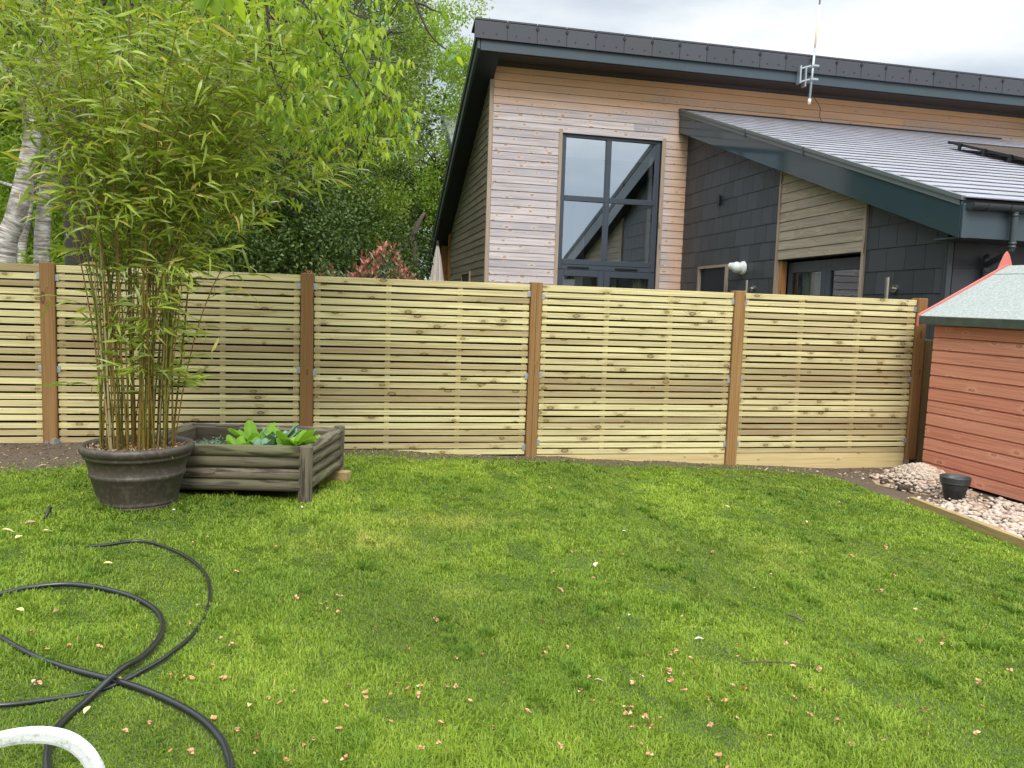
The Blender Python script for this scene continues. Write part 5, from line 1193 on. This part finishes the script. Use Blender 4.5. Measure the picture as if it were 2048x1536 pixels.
def clump_leaves(centres, radii, per, Ln, Wd, var_hi=.1, down=.0, shell=.55, flat=.75):
    Pq, Dq, Vq = [], [], []
    for c, r_ in zip(centres, radii):
        n = int(per * (r_ / np.mean(radii)) ** 2); v = unit(rng.normal(size=(n, 3))); rad = r_ * (shell + (1 - shell) * rng.random((n, 1)) ** .5) * (1 + .25 * rng.normal(size=(n, 1)) * .6)
        p = np.array(c) + v * rad * np.array([1, 1, flat]); Pq.append(p); Dq.append(unit(v + rng.normal(0, .7, (n, 3)) + np.array([0, 0, -down]))); tone = rng.random()
        Vq.append(np.stack([rng.random(n), np.full(n, tone) * .8 + .2 * rng.random(n), (rng.random(n) < var_hi) * 1.0], 1))
    P_, D, V_ = np.concatenate(Pq), np.concatenate(Dq), np.concatenate(Vq); n = len(P_)
    return P_, D, rng.uniform(Ln * .6, Ln * 1.2, n), rng.uniform(Wd * .6, Wd * 1.2, n), V_
def tree(name, base, H, R_, mat, barkm, label, cat='tree', nclump=90, per=420, Ln=.07, Wd=.045, trunk_r=.16, zlo=.25, group=None, lean=(0, 0), cr=.55, hi=.1, shape=1.0):
    t_ = empty(name, base); tag(t_, label, cat, group); m_ = MB(); tips = []; BR_OFF[:] = base[:2]
    top_ = np.array([lean[0], lean[1], H * .55]); m_.tube([(0, 0, -.3), (0, 0, 0), tuple(top_ * .5), tuple(top_)], [trunk_r * 1.3, trunk_r, trunk_r * .8, trunk_r * .55], 10)
    for k in range(7): branchy(m_, top_ * random.uniform(.45, 1), (rng.normal(), rng.normal(), random.uniform(.3, 1.2)), H * (.28 if base[0] < -.5 else .09), trunk_r * .4, 2, tips)
    m_.build('trunk', barkm, t_, smooth=True)
    C_, r2 = [], []
    for k in range(nclump):
        t = random.random(); z = H * (zlo + (1 - zlo) * t); env = R_ * (math.sin(math.pi * (.12 + .80 * t)) ** .6) * shape
        a = random.random() * 6.283; q = env * math.sqrt(random.random()) * .95; C_.append((lean[0] * t + q * math.cos(a), lean[1] * t + q * math.sin(a), z)); r2.append(cr * random.uniform(.6, 1.3))
    P_, D, a1, a2, V_ = clump_leaves(C_, r2, per, Ln, Wd, hi, .2); wx, wy = P_[:, 0] + base[0], P_[:, 1] + base[1]
    ok = ~((wx > 1.55) & (wy < 23.5) & (wy > 7)); P_, D, a1, a2, V_ = P_[ok], D[ok], a1[ok], a2[ok], V_[ok]
    leaves('crown', P_, D, a1, a2, V_, mat, t_); return t_

ZB = -.25
def bx_(u, Y): return at(u, 560, Y=Y)[0]
# birches with visible white trunks
def birch(pts, Y, rs, label, crownr=1.3):
    P_ = np.array([at(u, v, Y=Y + dy) for u, v, dy in pts]); base = P_[0].copy(); base[2] = ZB; BR_OFF[:] = [base[0], base[1]]; t_ = empty('birch_tree', tuple(base)); tag(t_, label, 'tree', 'white barked birches behind the fence')
    Pp = np.concatenate([[base], P_]) - base; m_ = MB(); sp_ = smooth_path(Pp, 4); m_.tube(sp_, np.interp(np.linspace(0, 1, len(sp_)), np.linspace(0, 1, len(rs)), rs), 14)
    for k in range(5):
        i = random.randint(len(sp_) // 2, len(sp_) - 1); branchy(m_, sp_[i], (rng.normal(), rng.normal(), .5), .9, .025, 1, [])
    m_.build('trunk', M['birch'], t_, smooth=True)
    C_ = [np.array([random.gauss(0, crownr * .6), random.gauss(0, crownr * .6) + .4, random.uniform(4.2, 6.5)]) + Pp[-1] * np.array([1, 1, 0]) for _ in range(34)]
    P2, D, a1, a2, V_ = clump_leaves(C_, [.5] * 34, 260, .06, .035, .1, .5); leaves('crown', P2, D, a1, a2, V_, M['wood_lime'], t_)
birch([(8, 525, 0), (30, 440, 0), (49, 360, 0), (66, 270, .05), (76, 190, .1), (86, 110, .1), (98, 0, .2), (110, -160, .3)], 9.2, [.115, .108, .098, .09, .082, .075, .065, .055, .05], 'thickest white birch trunk leaning right at the left edge behind the fence')
birch([(84, 525, 0), (88, 430, 0), (96, 350, 0), (104, 290, 0), (112, 180, .1), (118, 40, .2), (120, -150, .3)], 9.5, [.085, .08, .074, .064, .052, .05, .045, .04], 'slender white birch trunk right of the thickest one')
birch([(44, 525, 0), (52, 450, 0), (60, 400, 0), (66, 330, .1), (70, 200, .1), (60, 0, .2)], 10.0, [.05, .047, .044, .04, .04, .035, .03], 'thin white birch trunk half hidden behind the thickest one')

# background trees: distance, size, kind
far = [
 (720, 16.5, 11.5, 3.4, 'wood_dark', 'tall dark evergreen tree in the centre of the wood', 130, 620, .075, .034, .30),
 (790, 19.0, 9.0, 2.2, 'wood_mid', 'fresh green tree close to the left verge of the house', 90, 520, .075, .045, .2),
 (885, 25.0, 10.6, 2.0, 'wood_lime', 'pale yellow green tree farthest right, against the sky beside the roof', 80, 430, .10, .06, .25),
 (560, 15.0, 11.0, 3.2, 'wood_dark', 'dark evergreen tree behind the right side of the bamboo', 120, 620, .075, .034, .25),
 (380, 14.0, 11.0, 3.2, 'wood_mid', 'bushy mid green tree behind the bamboo', 120, 560, .08, .05, .2),
 (190, 15.0, 11.0, 3.2, 'wood_mid', 'mid green tree between the birches and the bamboo', 120, 560, .08, .05, .2),
 (10, 14.0, 10.0, 3.2, 'wood_lime', 'bright green tree behind the birch trunks at the left edge', 120, 560, .085, .055, .2),
]
for (u, Y, H, Rr_, mt, lab, nc, per, ln, wd, zl) in far:
    tree('broadleaf_tree' if mt != 'wood_dark' else 'evergreen_tree', (bx_(u, Y), Y, ZB), H, Rr_, M[mt], M['bark'], lab, nclump=nc, per=per, Ln=ln, Wd=wd, zlo=zl, group='trees of the wood behind the fence', cr=.62)
# low dark undergrowth under the trees
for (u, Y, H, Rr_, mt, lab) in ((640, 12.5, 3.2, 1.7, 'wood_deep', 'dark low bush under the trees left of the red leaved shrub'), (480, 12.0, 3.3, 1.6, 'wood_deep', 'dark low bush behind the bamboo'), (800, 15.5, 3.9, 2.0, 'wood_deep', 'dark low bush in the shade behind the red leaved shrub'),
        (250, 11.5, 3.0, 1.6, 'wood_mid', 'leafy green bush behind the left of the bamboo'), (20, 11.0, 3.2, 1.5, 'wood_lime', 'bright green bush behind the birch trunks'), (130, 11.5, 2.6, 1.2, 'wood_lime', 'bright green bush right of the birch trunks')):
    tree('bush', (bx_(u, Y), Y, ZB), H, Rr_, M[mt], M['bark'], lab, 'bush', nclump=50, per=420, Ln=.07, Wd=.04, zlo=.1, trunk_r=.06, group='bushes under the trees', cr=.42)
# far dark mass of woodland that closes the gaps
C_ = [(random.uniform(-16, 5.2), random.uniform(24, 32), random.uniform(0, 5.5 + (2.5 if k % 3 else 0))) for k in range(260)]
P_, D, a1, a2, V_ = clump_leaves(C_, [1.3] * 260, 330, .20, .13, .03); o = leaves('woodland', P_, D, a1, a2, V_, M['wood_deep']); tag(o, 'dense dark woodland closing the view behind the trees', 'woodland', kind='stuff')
# bare grey leaning limbs visible low right of the wood
m_ = MB(); tr = at(832, 560, Y=15); b0 = np.array([tr[0], 15, ZB])
t_ = empty('old_tree', tuple(b0)); tag(t_, 'forked grey bare tree trunk in the shade behind the red leaved shrub', 'tree')
q = [at(832, 555, Y=15), at(829, 500, Y=15), at(826, 470, Y=15)]; m_.tube([b0] + q + [at(845, 430, Y=14.8)], [.10, .09, .08, .06, .03], 10)
m_.tube([at(786, 545, Y=14.8), at(800, 505, Y=14.8), at(822, 478, Y=15), at(836, 445, Y=15), at(850, 425, Y=15)], [.06, .06, .05, .04, .03], 10)
m_.v = [tuple(np.array(p) - b0) for p in m_.v]; m_.build('trunk', plain('grey_bark', (.11, .09, .07), .9, nscale=14, namp=.4), t_, smooth=True)
C_ = [np.array([random.gauss(-.7, .5), random.gauss(0, .5), random.uniform(3.0, 5.2)]) for _ in range(26)]; P_, D, a1, a2, V_ = clump_leaves(C_, [.4] * 26, 260, .06, .035); ok = P_[:, 0] + b0[0] < 1.2; P_, D, a1, a2, V_ = P_[ok], D[ok], a1[ok], a2[ok], V_[ok]; leaves('crown', P_, D, a1, a2, V_, M['wood_mid'], t_)
# red photinia and its small pale neighbour
def shrub(name, u, v, Y, n, rx, rz, label, red, mat='photinia', ln=.075, wd=.028):
    c = at(u, v, Y=Y); base = np.array([c[0], Y, ZB]); t_ = empty(name, tuple(base)); tag(t_, label, 'shrub'); m_ = MB(); LP, LD, VV_ = [], [], []
    for k in range(n):
        a = random.random() * 6.28; rr_ = rx * math.sqrt(random.random()); tip = np.array([rr_ * math.cos(a), rr_ * math.sin(a) * .7, c[2] - ZB + rz * (1 - (rr_ / rx) ** 2) * random.uniform(.55, 1.05) - .1]); m_.tube([(0, 0, 0), tip * np.array([.3, .3, .6]), tip], [.012, .007, .003], 5)
        red_ = random.random() < red
        for q in range(26):
            f_ = random.random() ** .6; p = tip * (1 - .35 * (1 - f_)); a2 = random.random() * 6.28; LP.append(p + rng.normal(0, .015, 3)); LD.append(np.array([math.cos(a2) * .8, math.sin(a2) * .8, .35 + .7 * f_])); VV_.append((random.random(), random.random(), (random.uniform(.5, 1.) if f_ > .82 else .0) if red_ else 0.))
    m_.build('stem', M['bark'], t_); nn = len(LP); leaves('crown', np.array(LP), np.array(LD), rng.uniform(ln * .6, ln * 1.2, nn), rng.uniform(wd * .7, wd * 1.2, nn), np.array(VV_), M[mat], t_)
shrub('photinia_shrub', 768, 545, 9.2, 75, .42, .42, 'shrub with red young leaves rising above the fence left of the house', .85)
shrub('laurel_shrub', 655, 545, 9.6, 26, .34, .22, 'small sparse shrub with pale leaves left of the red leaved shrub', .25, ln=.055)

# cherry whose boughs hang over the garden
ch = empty('cherry_tree', (bx_(165, 7.9), 7.9, ZB)); tag(ch, 'cherry tree with dark boughs hanging bright leaves over the bamboo', 'tree'); cb0 = np.array([bx_(165, 7.9), 7.9, ZB])
m_ = MB(); T_ = lambda u, v, Y: at(u, v, Y=Y)
m_.tube(smooth_path([cb0, at(150, 300, Y=7.9), at(152, 120, Y=7.9), at(165, 50, Y=7.8), at(178, -60, Y=7.6)], 4), np.linspace(.12, .07, 17), 12)
boughs = [[(165, 45, 7.8), (200, 15, 7.2), (260, -30, 6.6), (360, -80, 5.8)], [(160, 60, 7.8), (215, 28, 7.6), (300, 30, 7.2), (400, 80, 6.8), (500, 130, 6.5), (560, 200, 6.3)],
          [(300, -60, 6.2), (420, 20, 6.0), (470, 80, 5.9), (545, 160, 5.8), (620, 240, 5.7)], [(520, -60, 4.6), (535, 30, 4.5), (541, 100, 4.5), (548, 150, 4.5), (562, 190, 4.45), (566, 215, 4.4)],
          [(380, -40, 5.5), (470, 20, 5.4), (560, 40, 5.3), (640, 60, 5.2), (720, 130, 5.2)], [(610, -60, 4.7), (628, 20, 4.6), (645, 75, 4.6), (678, 110, 4.6), (700, 150, 4.6), (725, 185, 4.6), (760, 210, 4.6)],
          [(560, -60, 5.0), (620, 20, 4.9), (680, 50, 4.9), (720, 90, 4.9), (745, 160, 4.9), (775, 195, 4.9), (815, 225, 4.9)], [(820, -40, 4.2), (832, 5, 4.2), (845, 40, 4.2), (860, 68, 4.2), (880, 90, 4.2), (898, 102, 4.2)], [(832, 5, 4.2), (848, 10, 4.2), (866, 20, 4.2), (880, 24, 4.2)],
          [(200, -60, 6.8), (290, 40, 6.6), (350, 150, 6.4), (420, 220, 6.2), (520, 290, 6.1), (600, 330, 6.0)], [(130, -20, 6.5), (60, 20, 6.3), (10, 60, 6.2), (-60, 100, 6.0)],
          [(620, -40, 5.6), (680, 10, 5.5), (735, 40, 5.5), (770, 42, 5.5)], [(500, 130, 6.5), (600, 190, 6.4), (680, 250, 6.4), (730, 270, 6.3)]]
LP, LD, LV = [], [], []
def droop(p, n, ln=.1, tone=None, spread=.05):
    tn = random.random() if tone is None else tone
    for k in range(n): LP.append(p + rng.normal(0, spread * .4, 3)); LD.append(np.array([rng.normal() * .42, rng.normal() * .42, -1.0])); LV.append((random.random(), tn, 1. if random.random() < .16 else 0.))
for bi, bq in enumerate(boughs):
    P_ = smooth_path([at(u, v, Y=Y) for u, v, Y in bq], 5); thick = .016 if bi in (0, 1, 2, 9) else .0075; m_.tube(P_, np.linspace(thick, .003, len(P_)), 7)
    if bi in (7, 8):
        droop(P_[-1], 6, tone=.25, spread=.02); 
        if bi == 7: droop(P_[-1] + np.array([.03, 0, -.01]), 3, tone=.9, spread=.03)
        continue
    for i in range(3 if bi in (3, 5, 6) else 1, len(P_)):
        for q in range(2 if bi in (3, 5, 6, 11) else 5):
            a = rng.normal(0, 1, 3) * np.array([1, 1, .7]); L_ = random.uniform(.08, .22 if bi in (3, 5, 6, 11) else .5); e = P_[i] + unit(a) * L_; m_.tube([P_[i], (P_[i] + e) / 2 + np.array([0, 0, .015]), e], [.003, .002, .0012], 4, caps=False)
            droop(e, random.randint(4, 8)); 
            if L_ > .25: droop((P_[i] + e) / 2, random.randint(3, 6))
# the denser part of the canopy above and left of the picture
for k in range(240):
    u, v, Y = random.uniform(-150, 620), random.uniform(-260, 210), random.uniform(6.0, 9.5)
    if v > 120 and u > 520: continue
    p = at(u, v, Y=Y); d = unit(rng.normal(0, 1, 3)) * .3; m_.tube([p - d, p, p + d * .8], [.005, .004, .002], 4, caps=False)
    for q in range(5): droop(p + d * random.uniform(-1, .9) + rng.normal(0, .08, 3), random.randint(5, 9))
for k in range(110):
    p = np.array([random.uniform(-3.6, -.6), random.uniform(3.2, 6.2), random.uniform(3.5, 4.6)]); d = unit(rng.normal(0, 1, 3)) * .3; m_.tube([p - d, p, p + d], [.006, .005, .003], 4, caps=False)
    for q in range(5): droop(p + d * random.uniform(-1, 1) + rng.normal(0, .1, 3), random.randint(6, 10))
m_.v = [tuple(np.array(p) - cb0) for p in m_.v]; m_.build('branches', M['twig'], ch, smooth=True)
n = len(LP); print('cherry leaves', n); leaves('crown', np.array(LP) - cb0, np.array(LD), rng.uniform(.045, .095, n), rng.uniform(.015, .028, n), np.array(LV), M['cherry'], ch, fold=.18, curl=.3, fine=True)
# close spray of leaves at the very top of the view
c_ = at(430, -30, Y=2.3); sp_ = empty('leafy_spray', tuple(c_)); tag(sp_, 'close up spray of broad leaves hanging in from the top edge', 'branch')
m_ = MB(); m_.tube([(-.25, .1, .12), (-.1, .03, .05), (.0, 0, .01), (.05, 0, -.01)], [.006, .005, .004, .003], 7); m_.build('twig', M['twig'], sp_)
tg = [(400, 35), (385, 20), (432, 38), (462, 30), (492, 45), (480, 12), (415, 15)]; P_, D = [], []
for i, (u, v) in enumerate(tg):
    s0_ = at(440 + (u - 440) * .25, -22, Y=2.3) - c_; e_ = at(u, v, Y=2.3 + random.uniform(-.05, .05)) - c_; P_.append(s0_); D.append(e_ - s0_)
P_, D = np.array(P_), np.array(D); leaves('leaf_cluster', P_, D, np.linalg.norm(D, axis=1) * 1.0, np.full(len(P_), .045), np.stack([rng.random(len(P_)) * .5, np.array([0, 0, .2, .6, .8, .5, .1]), 0 * P_[:, 0]], 1), M['cherry'], sp_, fold=.15, curl=.2, fine=True)
